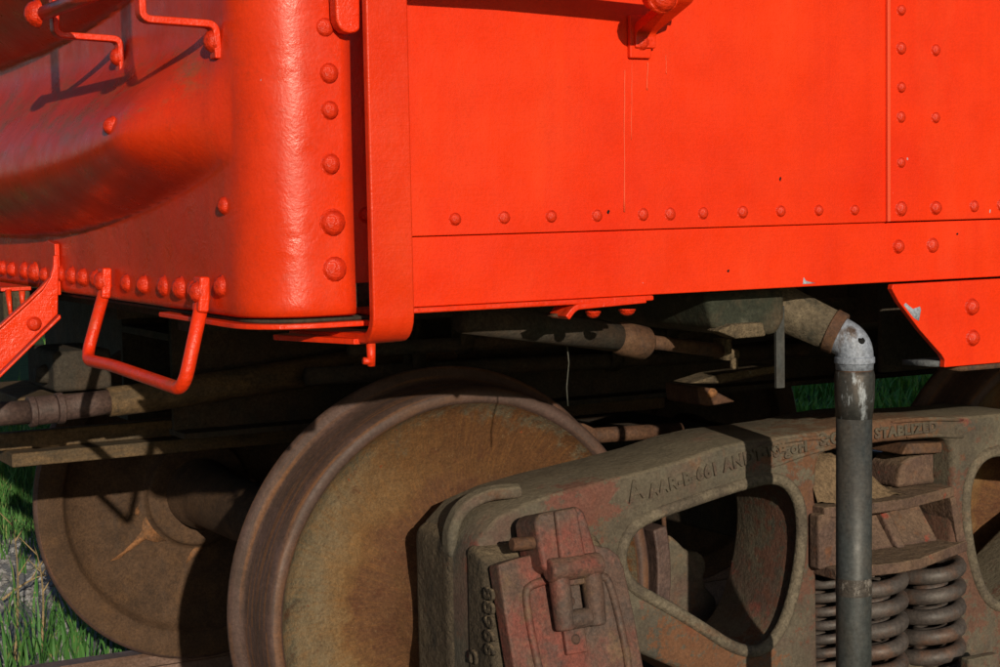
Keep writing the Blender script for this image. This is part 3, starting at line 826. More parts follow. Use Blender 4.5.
# ---- side ladder: stile foot, rung
lad = P('side_ladder', MB().prism([(x, z) for x, _, z in ((-0.1067, -1.5475, 1.4527), (-0.1068, -1.5475, 1.3903), (-0.0697, -1.5475, 1.3904), (-0.0661, -1.5475, 1.4541))], 1, -1.5485, -1.5405), 'red', bevel=0.002)
rivet(lad, (-0.0860, -1.5485, 1.4140), .0118, FACE_SIDE, name='bolt')
b_ = MB()
b_.tube(fillet([(-0.0815, -1.546, 1.405), (-0.0815, -1.546, 1.432), (-0.0815, -1.648, 1.470), (-0.0815, -1.654, 1.70)], 0.012), 0, flat=(0.036, 0.014), ref=(1, 0, 0))
P('stile', b_, 'red_bar', lad, bevel=0.002)
b_ = MB(); b_.tube([(-0.53, -1.668, 1.504), (-0.36, -1.668, 1.502), (-0.22, -1.668, 1.496), (-0.12, -1.668, 1.491), (-0.064, -1.668, 1.490)], 0.0140, 14)
P('rung', b_, 'red_bar', lad)
rivet(lad, (-0.1334, -1.6720, 1.4642), .023, FACE_SIDE, name='bolt')
q = Vector((-0.1251, -1.6600, 1.4658)); P('rung_socket', MB().tube([q + Vector((0, .03, .004)), q + Vector((0, -.010, 0))], [0.018, 0.0225], 16), 'red_bar', lad, bevel=0.004)
b_ = MB()
q0 = (-0.5669, -1.5650, 1.5070); q1 = (-0.5692, -1.5650, 1.4231)
b_.prism(smooth_poly([(q1[0] - .020, q0[2] + .3), (q1[0] + .020, q0[2] + .3), (q1[0] + .020, q1[2] - .006), (q1[0] + .006, q1[2] - .014), (q1[0] - .012, q1[2] - .010), (q1[0] - .020, q1[2] + .008)], 1), 1, -1.575, -1.552)
P('stile', b_, 'red_bar', lad, bevel=0.004)

# ---- end ladder: two stiles on feet with a rung
def end_stile(yc, zt, foot_z0, foot_z1, out_x, bolt_z, w):
    b_ = MB()
    sx = on_end(yc, (foot_z0 + foot_z1) / 2)[0] - 0.006
    b_.tube(fillet([(sx + 0.002, yc, foot_z0), (sx, yc, zt), (out_x, yc, zt + 0.004), (out_x, yc, zt + 0.35)], 0.012), 0, flat=(w, 0.010), ref=(0, 1, 0))
    o_ = P('stile', b_, 'red_bar', ladder_e, bevel=0.002)
    rivet(ladder_e, (sx - 0.005, yc + 0.001, bolt_z), .0135, FACE_END, name='bolt')
ladder_e = P('end_ladder', MB().tube([(-0.828, -0.99, 1.482), (-0.828, -1.47, 1.482)], 0.011, 12), 'red_bar')
end_stile(-1.437, 1.430, 1.384, 1.430, -0.808, 1.408, 0.022)
end_stile(-1.015, 1.447, 1.392, 1.447, -0.808, 1.420, 0.022)
rivet(ladder_e, (-0.838, -1.015, 1.482), .018, FACE_END, name='bolt')
rivet(ladder_e, (-0.838, -1.437, 1.482), .018, FACE_END, name='bolt')

# ---- rod loop hanging below the end
b_ = MB()
A0, B0 = Vector((-0.712, -0.915, 1.062)), Vector((-0.712, -1.378, 1.062))
A1, B1 = Vector((-0.752, -0.918, 0.940)), Vector((-0.744, -1.372, 0.930))
b_.tube(fillet([A0, A1, A1.lerp(B1, .3) + Vector((0, 0, .004)), B1, B0], 0.030, 6), 0.0100, 14)
loop = P('rod_loop', b_, 'red_bar')
for q in (A0, B0):
    b_ = MB(); b_.tube([q + Vector((-0.002, 0, 0.026)), q + Vector((-0.003, 0, 0.0)), q + Vector((-0.006, 0, -0.024))], 0, flat=(0.030, 0.016), ref=(0, 1, 0))
    P('loop_eye', b_, 'red_bar', loop, bevel=0.004)
    rivet(loop, q + Vector((-0.010, 0.0, 0.004)), .0160, FACE_END)

# ---- angle bracket at the left, running down and outwards from the end
b_ = MB(); b_.prism([(-0.600, 1.03), (-0.500, 1.03), (-0.500, 1.10), (-0.515, 1.120), (-0.555, 1.128), (-0.600, 1.122)], 0, -0.711, -0.7015)
brk = P('angle_bracket', b_, 'red_end', bevel=0.002)
rivet(brk, (-0.7110, -0.5287, 1.0652), .0145, FACE_END)
pts = [(-0.7149, -0.6000, 1.1023), (-0.7050, -0.6000, 1.1020), (-0.7109, -0.6000, 0.9966), (-0.7424, -0.6000, 0.9678), (-0.8156, -0.6000, 0.9009), (-0.8873, -0.6000, 0.8353), (-0.8839, -0.6000, 0.9176), (-0.8125, -0.6000, 0.9768), (-0.7617, -0.6000, 1.0186), (-0.7378, -0.6000, 1.0407), (-0.7226, -0.6000, 1.0633), (-0.7165, -0.6000, 1.0827)]
P('bracket_web', MB().prism([(a[0], a[2]) for a in pts], 1, -0.608, -0.598), 'red_bar', brk, bevel=0.003)
pts = [(-0.7073, -0.6000, 0.9964), (-0.7407, -0.6000, 0.9659), (-0.8874, -0.6000, 0.8336), (-0.8877, -0.6000, 0.8266), (-0.7410, -0.6000, 0.9587), (-0.7058, -0.6000, 0.9891)]
P('bracket_flange', MB().prism([(a[0], a[2]) for a in pts], 1, -0.610, -0.530), 'red_bar', brk, bevel=0.002)
pts = [(-0.7207, -0.6000, 1.0668), (-0.7359, -0.6000, 1.0424), (-0.7616, -0.6000, 1.0204), (-0.8838, -0.6000, 0.9194), (-0.8835, -0.6000, 0.9264), (-0.7614, -0.6000, 1.0275), (-0.7393, -0.6000, 1.0479)]
P('bracket_flange', MB().prism([(a[0], a[2]) for a in pts], 1, -0.614, -0.598), 'red_bar', brk, bevel=0.003)
rivet(brk, (-0.7546, -0.6080, 0.9813), .0125, FACE_SIDE)
# ---- striker casting with dripped red paint
stk = P('striker_casting', MB().box((-0.765, -0.43, 0.955), (-0.7125, 0.20, 1.038)), 'olive', bevel=0.008)
P('paint_run', MB().box((-0.769, -0.434, 1.0325), (-0.7125, 0.19, 1.0405)), 'red_bar', stk, bevel=0.002)
for px0, px1 in (((-0.7670, -0.4793, 1.0374), (-0.7670, -0.4934, 0.9867)), ((-0.7670, -0.5821, 1.0395), (-0.7670, -0.5808, 1.0091))):
    P('paint_run', MB().tube([px0, px1], [.006, .0035], 6), 'red_bar', stk)

# ---- underframe
P('floor', MB().box((-0.66, -1.50, 1.042), (11.7, 1.50, 1.075)), 'under')
P('roof', MB().prism([(-1.56, 3.09), (1.56, 3.09), (0.8, 3.22), (0, 3.26), (-0.8, 3.22)], 0, -0.72, 11.85), 'red', smooth=False)
P('end_sill', MB().box((-0.66, -1.47, 1.012), (-0.60, 1.47, 1.0415)), 'under')
cs = P('centre_sill', MB().box((-0.36, -0.18, 0.712), (11.5, -0.165, 1.041)).box((-0.36, 0.165, 0.712), (11.5, 0.18, 1.041)).box((-0.36, -0.163, 0.90), (11.5, 0.163, 0.915)).box((-0.36, -0.245, 0.700), (11.5, -0.145, 0.7115)).box((-0.36, 0.145, 0.700), (11.5, 0.245, 0.7115)), 'under', smooth=False)
P('dark_backing_panel', MB().box((-0.20, 0.19, 0.70), (-0.185, 1.46, 1.0385)), 'under', smooth=False)  # added dark panel that keeps the gap under the car end black
for x in (0.787, 2.6, 4.4, 6.2, 8.0, 10.0):
    P('crossbearer', MB().prism([(-1.49, 0.985), (-0.182, 0.80), (0.182, 0.80), (1.49, 0.985), (1.49, 1.0415), (-1.49, 1.0415)], 0, x - 0.10, x + 0.10), 'under', smooth=False)
for x in (1.7, 3.4):
    P('crossbearer', MB().box((x - 0.03, -1.49, 0.955), (x + 0.03, -0.19, 1.0405)).box((x - 0.03, 0.19, 0.955), (x + 0.03, 1.49, 1.0405)), 'under', smooth=False)
for y in (-0.95, -0.55, 0.55, 0.95):
    P('stringer', MB().box((-0.595, y - 0.03, 0.98), (0.68, y + 0.03, 1.0395)).box((0.89, y - 0.03, 0.98), (11.0, y + 0.03, 1.0395)), 'under', smooth=False)

# tank behind the sill with mud crust, hanger strap
tk = P('air_reservoir', MB().prism([(0.085, 1.035), (0.105, 0.975), (0.15, 0.962), (0.235, 0.958), (0.25, 0.985), (0.25, 1.035)], 1, -1.46, -1.10), 'greenish', bevel=0.012)
b_ = MB(); q = [(0.1013, -1.4650, 0.9726), (0.1289, -1.4650, 0.9823), (0.1927, -1.4650, 0.9822), (0.1986, -1.4650, 0.9592), (0.1385, -1.4650, 0.9586)]
b_.prism([(a[0], a[2]) for a in q], 1, -1.475, -1.44)
P('mud_crust', b_, 'crust', tk, bevel=0.004)
b_ = MB(); a, b2 = (0.2600, -1.4300, 0.9636), (0.2593, -1.4300, 0.8676)
b_.box((b2[0] - .0085, -1.434, b2[2]), (b2[0] + .0085, -1.427, a[2] + .04))
P('hanger_strap', b_, 'pipe', tk, bevel=0.001)

# long rusty pipe under the sill
a, b2, c, d = (-0.2948, -1.3600, 1.0077), (0.0315, -1.3000, 0.9552), (0.0917, -1.2900, 0.9411), (0.2762, -1.2500, 0.9156)
rp = P('brake_pipe', MB().tube([a, b2], 0.0235, 18), 'under')
dv = (Vector(c) - Vector(b2))
P('pipe_coupling', MB().tube([Vector(b2) - dv * .15, Vector(b2) + dv * .1, Vector(b2) + dv * .85, Vector(c)], [0.024, 0.0285, 0.0285, 0.022], 18), 'rusty', rp)
P('thin_pipe', MB().tube([b2, d], 0.0120, 14), 'rusty', rp)
b_ = MB(); D = Vector(d); b_.box(D + Vector((-.004, -.02, -.015)), D + Vector((.006, .02, .022))); b_.tube([D + Vector((.004, 0, -.004)), D + Vector((.03, 0, -.010))], 0.011, 8); b_.tube([D + Vector((.018, -.01, -.012)), D + Vector((.018, -.01, -.032))], 0.007, 8)
P('pipe_fitting', b_, 'crust', rp)
# thin wire hanging
w0, w1 = (-0.0589, -1.2800, 0.9492), (-0.0588, -1.2800, 0.8472)
P('hanging_wire', MB().tube([w0, Vector(w0).lerp(Vector(w1), .3) + Vector((.003, 0, 0)), Vector(w0).lerp(Vector(w1), .7) + Vector((-.002, 0, 0)), w1], 0.0013, 6), 'wire')

# rods, hangers and pipes in the dark above the wheel
for k, (y, x0, z0, x1, z1, r) in enumerate(((-0.62, -0.15, 0.90, 1.6, 0.88, .014), (-0.40, -0.15, 0.83, 1.5, 0.80, .018), (-0.85, 0.0, 0.965, 2.2, 0.955, .017), (-1.12, 0.45, 0.975, 3.2, 0.972, .012))):
    rd = P('brake_rod', MB().tube([(x0, y, z0), (x1, y, z1)], r, 12), 'under')
    for x in (x0 + 0.25, x0 + 0.75):
        t = (x - x0) / (x1 - x0); zc = z0 + (z1 - z0) * t
        P('rod_hanger', MB().tube([(x, y - .02, 1.038), (x, y - r - .004, zc), (x, y, zc - r - .004), (x, y + r + .004, zc), (x, y + .02, 1.038)], 0, flat=(0.03, 0.006), ref=(1, 0, 0)), 'under', rd)
# train line pipe and draft gear below the end
t0, t1, t2, t3 = (-0.8061, -0.3000, 0.7898), (-0.6951, -0.3000, 0.7889), (-0.4488, -0.3000, 0.8005), (0.2587, -0.2600, 0.8512)
tl = thing('train_line_pipe', 'worn purple-brown air pipe with collar below the car end', 'pipe', t0)
P('pipe', MB().tube([t0, t1], 0.0235, 18), 'purple', tl)
ax = (Vector(t2) - Vector(t1)).normalized()
for k, (d0, d1, r) in enumerate(((0.0, 0.014, .031), (0.014, 0.055, .0285), (0.055, 0.070, .031))):
    P('collar', MB().tube([Vector(t1) + ax * d0, Vector(t1) + ax * d1], r, 20), 'purple', tl, bevel=0.003)
P('pipe', MB().tube([Vector(t1) + ax * .07, Vector(t1) + ax * .16], 0.0255, 18), 'purple', tl)
P('sleeve', MB().tube([Vector(t1) + ax * .16, t2, t3], [0.030, 0.031, 0.034], 18), 'beam', tl)

bm0, bm1 = (-0.6658, 0.0000, 0.6801), (0.0001, 0.0000, 0.6591)
bmz0 = bm1[2]
tb = thing('brake_plank', 'tan flat beam running in front of the far wheel', 'beam', (bm0[0], -0.03, bmz0))
P('beam', MB().box((bm0[0], -0.03, bmz0 - 0.018), (1.0, 0.16, bmz0 + 0.012)), 'beam', tb, bevel=0.004)
P('upper_angle', MB().box((bm0[0] - .03, 0.02, bmz0 + 0.0125), (0.8, 0.05, bmz0 + 0.05)), 'beam', tb, bevel=0.004)
# coupler carrier block
k0, k1 = (-0.6311, -0.2600, 0.9001), (-0.5125, -0.2600, 0.8178)
cp = thing('draft_gear_block', 'rust brown block under the car end above the air pipe', 'coupler block', (k0[0], -0.26, k1[2]))
P('block', MB().box((k0[0], -0.26, k1[2]), (k1[0], -0.05, k0[2])), 'under', cp, bevel=0.010, seg=3)
P('nose', MB().tube([(k0[0] - .022, -0.20, (k0[2] + k1[2]) / 2 - .008), (k0[0] + .003, -0.20, (k0[2] + k1[2]) / 2 - .008)], [0.014, 0.022], 10), 'under', cp)
P('shelf', MB().box((k0[0] - .07, -0.24, k1[2] - .045), (k1[0] + .06, 0.1, k1[2] - .006)), 'beam', cp, bevel=0.004)

# ================================================================== drain pipe in front of the truck
px_, py_ = 0.368, -1.49
dp = thing('drain_pipe', 'dark vertical drain pipe with pale elbow in front of truck', 'pipe', (px_, py_, -0.15))
# slanting arm from under the car
s0, s1 = Vector((0.2842, -1.3800, 1.0049)), Vector((0.3630, -1.4750, 0.9491))
P('arm', MB().tube([s0 - (s1 - s0) * .3, s0, s0.lerp(s1, .80)], [0.046, 0.040, 0.0345], 20), 'arm', dp)
P('collar', MB().tube([s0.lerp(s1, .78), s0.lerp(s1, .93)], [0.0375, 0.0365], 20), 'rusty', dp, bevel=0.003)
el = fillet([s0.lerp(s1, .7), Vector((px_, py_, 0.9385)), Vector((px_, py_, 0.896))], 0.05, 9)
elbow = P('elbow', MB().tube(el, 0.0310, 22), 'elbow', dp)
P('collar', MB().tube([(px_, py_, 0.918), (px_, py_, 0.9055)], 0.0335, 22), 'elbow', dp, bevel=0.003)
hp = (0.3551, -1.5210, 0.9589)
b_ = MB(); hv = Vector((-0.14, -0.77, 0.56)).normalized(); hp = Vector((px_ - .002, py_, 0.928)) + hv * 0.0310; b_.tube([hp - hv * .004, hp + hv * .0008], 0.0062, 12)
P('weep_hole', b_, 'black', elbow)
P('pipe_socket', MB().tube([(px_, py_, 0.894), (px_, py_, 0.886), (px_, py_, 0.85), (px_ - .001, py_, 0.815)], [0.0315, 0.0332, 0.0328, 0.0297], 28), 'pipe_worn', dp)
P('pipe', MB().tube([(px_ - .001, py_, 0.822), (px_ - .003, py_, 0.50), (px_ - .006, py_, -0.16)], [0.0296, 0.0294, 0.0294], 28), 'pipe', dp)
P('scuffed_band', MB().tube([(px_ - .003, py_, 0.549), (px_ - .003, py_, 0.520)], 0.0298, 28, cap=False), 'pipe_scuff', dp)
P('pipe', MB().tube([(px_, py_, 0.905), (px_, py_, 0.88)], 0.029, 16), 'rusty', dp)

# ================================================================== wheelsets
near_prof = [(0.090, 0.170), (0.128, 0.170), (0.140, 0.160), (0.150, 0.130), (0.175, 0.108), (0.215, 0.092), (0.27, 0.088), (0.32, 0.096), (0.355, 0.106), (0.372, 0.114), (0.3835, 0.130)]
rim_prof = [(0.3835, 0.130), (0.3865, 0.137), (0.392, 0.140), (0.403, 0.140), (0.4085, 0.136), (0.4125, 0.128), (0.4150, 0.115), (0.4175, 0.080), (0.4205, 0.045), (0.4235, 0.037), (0.430, 0.032), (0.439, 0.026), (0.4445, 0.019), (0.4455, 0.013), (0.443, 0.006), (0.437, 0.001)]
back_prof = [(0.437, 0.001), (0.428, 0.0), (0.376, 0.0), (0.370, 0.004), (0.362, 0.022), (0.350, 0.034), (0.30, 0.042), (0.24, 0.044), (0.19, 0.043), (0.155, 0.041), (0.146, 0.037), (0.142, 0.024), (0.139, 0.018), (0.132, 0.0165), (0.086, 0.0165)]
def part_wheel(prof, mat, n=112):
    return MB().lathe([(r, -w) for r, w in prof], 'y', n).mesh('wheel', mat)
PLATE, RIM, BACK = part_wheel(near_prof, 'wheel_plate'), part_wheel(rim_prof, 'wheel_rim'), part_wheel(back_prof, 'wheel_back')
AXLE = MB().lathe([(0.0, -1.12), (0.062, -1.12), (0.066, -1.11), (0.066, -0.90), (0.092, -0.86), (0.092, -0.66), (0.084, -0.645), (0.080, -0.60), (0.074, 0.0), (0.080, 0.60), (0.084, 0.645), (0.092, 0.66), (0.092, 0.86), (0.066, 0.90), (0.066, 1.11), (0.062, 1.12), (0.0, 1.12)], 'y', 40).mesh('axle', 'wheel_back')
for x, lab in ((0.0, 'rusty wheelset nearest the car end with ochre wheel plate'), (1.574, 'rust brown wheelset at the right beyond the coil springs')):
    ws = thing('wheelset', lab, 'wheelset', (x, 0, 0.419), 'wheelsets of the truck')
    for sgn in (1, -1):
        w = obj('wheel', RIM, ws, (x, -0.685 * sgn, 0.419), (0, 0, 0 if sgn > 0 else math.pi))
        pl = obj('wheel_plate', PLATE, w, (x, -0.685 * sgn, 0.419))
        bk = obj('wheel_back', BACK, w, (x, -0.685 * sgn, 0.419))
    obj('axle', AXLE, ws, (x, 0, 0.419))
    if x == 0.0:
        # rust bled out of the hub seat on the far wheel's inner side
        def rp_(r, a):
            return (r * math.cos(R(a)), r * math.sin(R(a)))
        for poly in ([rp_(.150, 200), rp_(.165, 203), rp_(.178, 210), rp_(.21, 213), rp_(.25, 214), rp_(.29, 213.5), rp_(.27, 215.5), rp_(.22, 216.5), rp_(.185, 218), rp_(.172, 226), rp_(.150, 236)],
                     [rp_(.150, 266), rp_(.165, 262), rp_(.195, 259), rp_(.168, 270), rp_(.150, 278)],
                     [rp_(.165, 188), rp_(.172, 190), rp_(.178, 194), rp_(.170, 197), rp_(.163, 193)]):
            P('rust_stain', MB().prism([(x + u, 0.419 + v) for u, v in poly], 1, 0.7245, 0.735), 'orange_rust', ws)

# ================================================================== truck (bogie)
TX = 0.787
truck = thing('freight_truck', 'cast steel freight truck with journal box and coil springs', 'truck', (TX, 0, 0.15))
def mir(pts):
    return [(2 * TX - x, z) for x, z in reversed(pts)]
top = [(-0.145, 0.57), (-0.13, 0.605), (-0.09, 0.640), (-0.02, 0.660), (0.06, 0.673), (0.20, 0.689), (0.30, 0.703), (0.38, 0.719), (0.45, 0.726), (0.55, 0.727), (0.64, 0.730), (0.72, 0.738), (TX - .02, 0.740)]
bot = [(-0.145, 0.30), (0.12, 0.30), (0.18, 0.365), (0.285, 0.312), (0.42, 0.225), (0.52, 0.175), (0.62, 0.155), (TX - .02, 0.15)]
outline = top + mir(top) + list(reversed(mir(bot)))[::1]
outline = top + mir(top) + [(2 * TX - x, z) for x, z in bot] + list(reversed(bot))
win = smooth_poly([(0.155, 0.530), (0.168, 0.575), (0.205, 0.604), (0.334, 0.628), (0.440, 0.646), (0.520, 0.652), (0.566, 0.612), (0.578, 0.545), (0.564, 0.450), (0.532, 0.362), (0.480, 0.316), (0.415, 0.330), (0.332, 0.388), (0.242, 0.445), (0.178, 0.482)], 2)
opn = [(0.614, 0.245), (0.612, 0.45), (0.613, 0.66), (0.622, 0.682), (0.645, 0.690), (TX, 0.694), (0.93, 0.690), (0.952, 0.682), (0.961, 0.66), (0.962, 0.45), (0.960, 0.245)]
FY0, FY1 = -1.10, -0.885
def side_frame(sgn):
    me = plate_with_holes('side_frame', [outline, win, mir(win), opn], FY0, FY1, 0.012, 'cast')
    # the frame narrows towards its underside and its ends are ribbed
    o_ = Vector((TX, 0, 0.15))
    me.transform(Matrix.Translation(-o_))
    if sgn < 0:
        me.transform(Matrix.Scale(-1, 4, Vector((0, 1, 0)))); me.flip_normals()
    sf = obj('side_frame', me, truck, o_)
    return sf
sf = side_frame(1); side_frame(-1)
for lp in (win, mir(win)):
    b_ = MB(); b_.tube([(x, FY0 + 0.003, z) for x, z in lp], 0.0120, 10, close=True)
    P('window_rim', b_, 'cast_rim', sf)
# raised mould lines on the top chord
for a, b2 in (((0.47, 0.712), (0.645, 0.716)), ((0.50, 0.672), (0.66, 0.697)), ((0.80, 0.733), (0.99, 0.722)), ((0.84, 0.700), (0.99, 0.687))):
    b_ = MB(); n = 8
    b_.tube([(a[0] + (b2[0] - a[0]) * k / n, FY0 - 0.0005, a[1] + (b2[1] - a[1]) * k / n + 0.004 * math.sin(math.pi * k / n)) for k in range(n + 1)], [0.002] + [0.0045] * (n - 1) + [0.002], 7)
    P('mould_ridge', b_, 'cast', sf)
def lettering(txt, x, z, size, slope, xs=1.0, parent=None, y=FY0):
    me = text_mesh(txt, size, 0.0025, 'cast')
    o = obj('raised_lettering', me, parent or sf, (x, y - 0.0015, z), (R(90), R(-slope), 0))
    o.scale = (xs, 1, 1)
    return o
lettering('A', 0.178, 0.637, 0.052, 12)
lettering('AAR-B-661 ANDT-NB', 0.222, 0.642, 0.033, 10.5, 0.93)
lettering('S-gorI', 0.505, 0.690, 0.030, 3.5, 1.0)
lettering('S.G.', 0.617, 0.702, 0.031, 1.5, 1.05)
lettering('I', 0.712, 0.7045, 0.028, 0.8)
lettering('STABLIZED', 0.755, 0.7045, 0.0275, 0.6, 1.10)

# ---- journal box at the left end of the frame
jb = P('journal_box', MB().box((-0.152, -1.038, 0.20), (0.10, -0.872, 0.606)), 'cast_dark', truck, bevel=0.032, seg=5)
P('box_core', MB().box((-0.120, -1.14, 0.22), (0.095, -1.04, 0.570)), 'cast_dark', jb, bevel=0.01)
b_ = MB(); b_.prism([(-1.074, 0.20), (-1.212, 0.20), (-1.205, 0.30), (-1.142, 0.575), (-1.118, 0.590), (-1.074, 0.595)], 0, -0.148, 0.100)
bf = P('box_front', b_, 'cast_dark', jb, bevel=0.016, seg=4)
# arched rib over the box
b_ = MB()
rib = fillet([(-0.140, -1.012, 0.56), (-0.144, -1.012, 0.600), (-0.126, -1.016, 0.645), (-0.075, -1.022, 0.669), (-0.014, -1.045, 0.670)], 0.05, 6)
b_.tube(rib, 0, flat=(0.034, 0.022), ref=(0, 1, 0))
P('arch_rib', b_, 'cast', jb, bevel=0.009, seg=4)
me = text_mesh('88966', 0.043, 0.0028, 'cast_dark')
o = obj('raised_lettering', me, jb, (-0.1495, -1.150, 0.535), (0, 0, 0))
o.matrix_basis = Matrix.Translation(o.location) @ Matrix(((0, 0, -1), (0, -1, 0), (-1, 0, 0))).to_4x4()
me = text_mesh('C', 0.034, 0.0028, 'cast_dark')
o = obj('raised_lettering', me, jb, (-0.1495, -1.093, 0.415), (0, 0, 0))
o.matrix_basis = Matrix.Translation(o.location) @ Matrix(((0, 0, -1), (0, -1, 0), (-1, 0, 0))).to_4x4()

# ---- lid, in its own slanting plane (local x right, y outwards negative, z up)
LID_O = Vector((0.008, -1.160, 0.585))
LROT = (R(-14), 0, 0)
lid_b = MB(); lid_b.prism(smooth_poly([(-0.150, -0.012), (-0.152, -0.02), (-0.142, -0.36), (0.112, -0.36), (0.100, -0.06), (0.085, -0.015), (0.03, 0.0), (-0.06, -0.002)], 1), 1, -0.022, 0.012)
lid = obj('journal_lid', lid_b.mesh('journal_lid', 'lid'), truck, LID_O, LROT, bevel=0.006, seg=3)
def LP(name, mb, mat, bevel=0.004, seg=3):
    o = bpy.data.objects.new(name, mb.mesh(name, mat)); COL.objects.link(o); o.parent = lid
    if bevel:
        b = o.modifiers.new('bevel', 'BEVEL'); b.width = bevel; b.segments = seg; b.limit_method = 'ANGLE'; b.angle_limit = R(35); b.harden_normals = True
    return o
# raised border left round a sunken panel
bl = smooth_poly([(-0.098, -0.05), (-0.110, -0.08), (-0.098, -0.232), (-0.085, -0.245), (0.062, -0.240), (0.078, -0.222), (0.065, -0.08), (0.05, -0.05)], 2)
b_ = MB(); b_.tube([(x, -0.0225, z) for x, z in bl], 0.0075, 8, close=True)
LP('panel_border', b_, 'lid', 0)
# hinge: yoke, barrel, two links, pin and latch
LP('hinge_yoke', MB().prism([(-0.076, 0.062), (-0.088, 0.05), (-0.086, -0.03), (-0.072, -0.042), (0.014, -0.042), (0.026, -0.02), (0.012, 0.055), (0.0, 0.066)], 1, -0.058, 0.02), 'lid', 0.011)
LP('hinge_rib', MB().prism([(-0.052, 0.062), (-0.054, -0.02), (-0.004, -0.02), (-0.008, 0.064)], 1, -0.067, -0.05), 'lid', 0.006)
b_ = MB(); b_.tube([(-0.078, -0.058, -0.036), (0.026, -0.058, -0.036)], 0.0205, 16)
LP('hinge_barrel', b_, 'lid', 0.006)
for x in (-0.058, 0.006):
    b_ = MB(); b_.tube([(x, -0.056, -0.030), (x + .003, -0.052, -0.08), (x + .004, -0.046, -0.138)], [0.0175, 0.0185, 0.0165], 14)
    LP('hinge_link', b_, 'lid', 0.006)
LP('link_bridge', MB().box((-0.045, -0.058, -0.066), (-0.005, -0.034, -0.048)), 'lid', 0.005)
b_ = MB(); b_.tube([(-0.046, -0.046, -0.122), (-0.002, -0.046, -0.122)], 0.0165, 14)
LP('link_foot', b_, 'lid', 0.005)
LP('link_plate', MB().box((-0.048, -0.033, -0.180), (-0.006, -0.022, -0.122)), 'lid', 0.003)
LP('link_plate', MB().box((-0.045, -0.033, -0.108), (-0.004, -0.022, -0.062)), 'lid', 0.003)
for p in ((-0.028, -0.033, -0.156), (-0.028, -0.033, -0.092)):
    o = bpy.data.objects.new('rivet', RIVET_DARK); COL.objects.link(o); o.parent = lid; o.location = p; o.rotation_euler = FACE_SIDE; o.scale = (.0085,) * 3
b_ = MB(); b_.tube([(-0.128, -0.036, 0.016), (-0.08, -0.036, 0.014)], 0.0115, 14)
LP('hinge_pin', b_, 'rusty', 0.003)

# ---- bolster end, wedges and springs
bol = P('truck_bolster', MB().box((0.66, -0.93, 0.46), (0.914, 0.93, 0.64)), 'under', truck, bevel=0.01)
def slab(poly, z0, z1):
    return MB().prism(poly, 2, z0, z1)
P('bolster_flange', slab([(0.602, -1.165), (0.74, -1.185), (0.80, -1.182), (1.000, -1.105), (0.990, -0.90), (0.602, -0.90)], 0.452, 0.474), 'bolster', bol, bevel=0.004)
P('bolster_flange', slab([(0.600, -1.135), (0.72, -1.150), (0.80, -1.148), (0.968, -1.100), (0.960, -0.90), (0.600, -0.90)], 0.566, 0.588), 'bolster', bol, bevel=0.004)
P('bolster_web', MB().prism([(0.952, 0.567), (0.967, 0.567), (0.997, 0.473), (0.972, 0.473)], 1, -1.105, -0.95), 'bolster', bol, bevel=0.003)
P('bolster_pocket', MB().prism([(-1.07, 0.473), (-0.99, 0.567), (-0.95, 0.567), (-0.95, 0.473)], 0, 0.62, 0.955), 'bolster', bol, bevel=0.006)
P('pocket_gusset', MB().prism([(-1.085, 0.473), (-1.02, 0.560), (-0.98, 0.560), (-0.98, 0.473)], 0, 0.83, 0.855), 'bolster', bol, bevel=0.006)
b_ = MB()
nx_, ny_ = 26, 12
random.seed(3)
for j_ in range(ny_):
    for i_ in range(nx_):
        x = 0.60 + 0.25 * i_ / (nx_ - 1); y = -1.115 + 0.20 * j_ / (ny_ - 1)
        hgt = 0.088 * smooth01((0.845 - x) / 0.16) * smooth01((y + 1.125) / 0.06) + 0.004 * math.sin(61 * x + 37 * y) + random.uniform(-.003, .003)
        b_.v.append((x, y, 0.586 + hgt))
for j_ in range(ny_ - 1):
    for i_ in range(nx_ - 1):
        a = j_ * nx_ + i_
        b_.f.append((a, a + 1, a + nx_ + 1, a + nx_))
P('dirt_mound', b_, 'tan', bol)
P('side_bearing', MB().prism([(0.852, 0.589), (0.862, 0.632), (0.885, 0.650), (0.925, 0.652), (0.945, 0.64), (0.958, 0.589)], 1, -1.06, -0.96), 'bolster', bol, bevel=0.010)
P('side_bearing', MB().prism([(0.850, 0.660), (0.958, 0.654), (0.962, 0.676), (0.866, 0.682)], 1, -1.075, -0.92), 'rusty', bol, bevel=0.004)
P('side_bearing', MB().box((0.930, -1.05, 0.600), (0.958, -0.93, 0.656)), 'bolster', bol, bevel=0.003)
P('friction_wedge', MB().box((0.586, -1.135, 0.468), (0.636, -1.104, 0.575)), 'bolster', bol, bevel=0.006)
P('spring_seat', slab([(0.60, -1.19), (0.97, -1.19), (0.985, -0.88), (0.60, -0.88)], 0.155, 0.19), 'cast', truck, bevel=0.005)
P('spring_lug', MB().box((0.90, -1.21, 0.19), (0.985, -1.185, 0.265)), 'cast', truck, bevel=0.005)

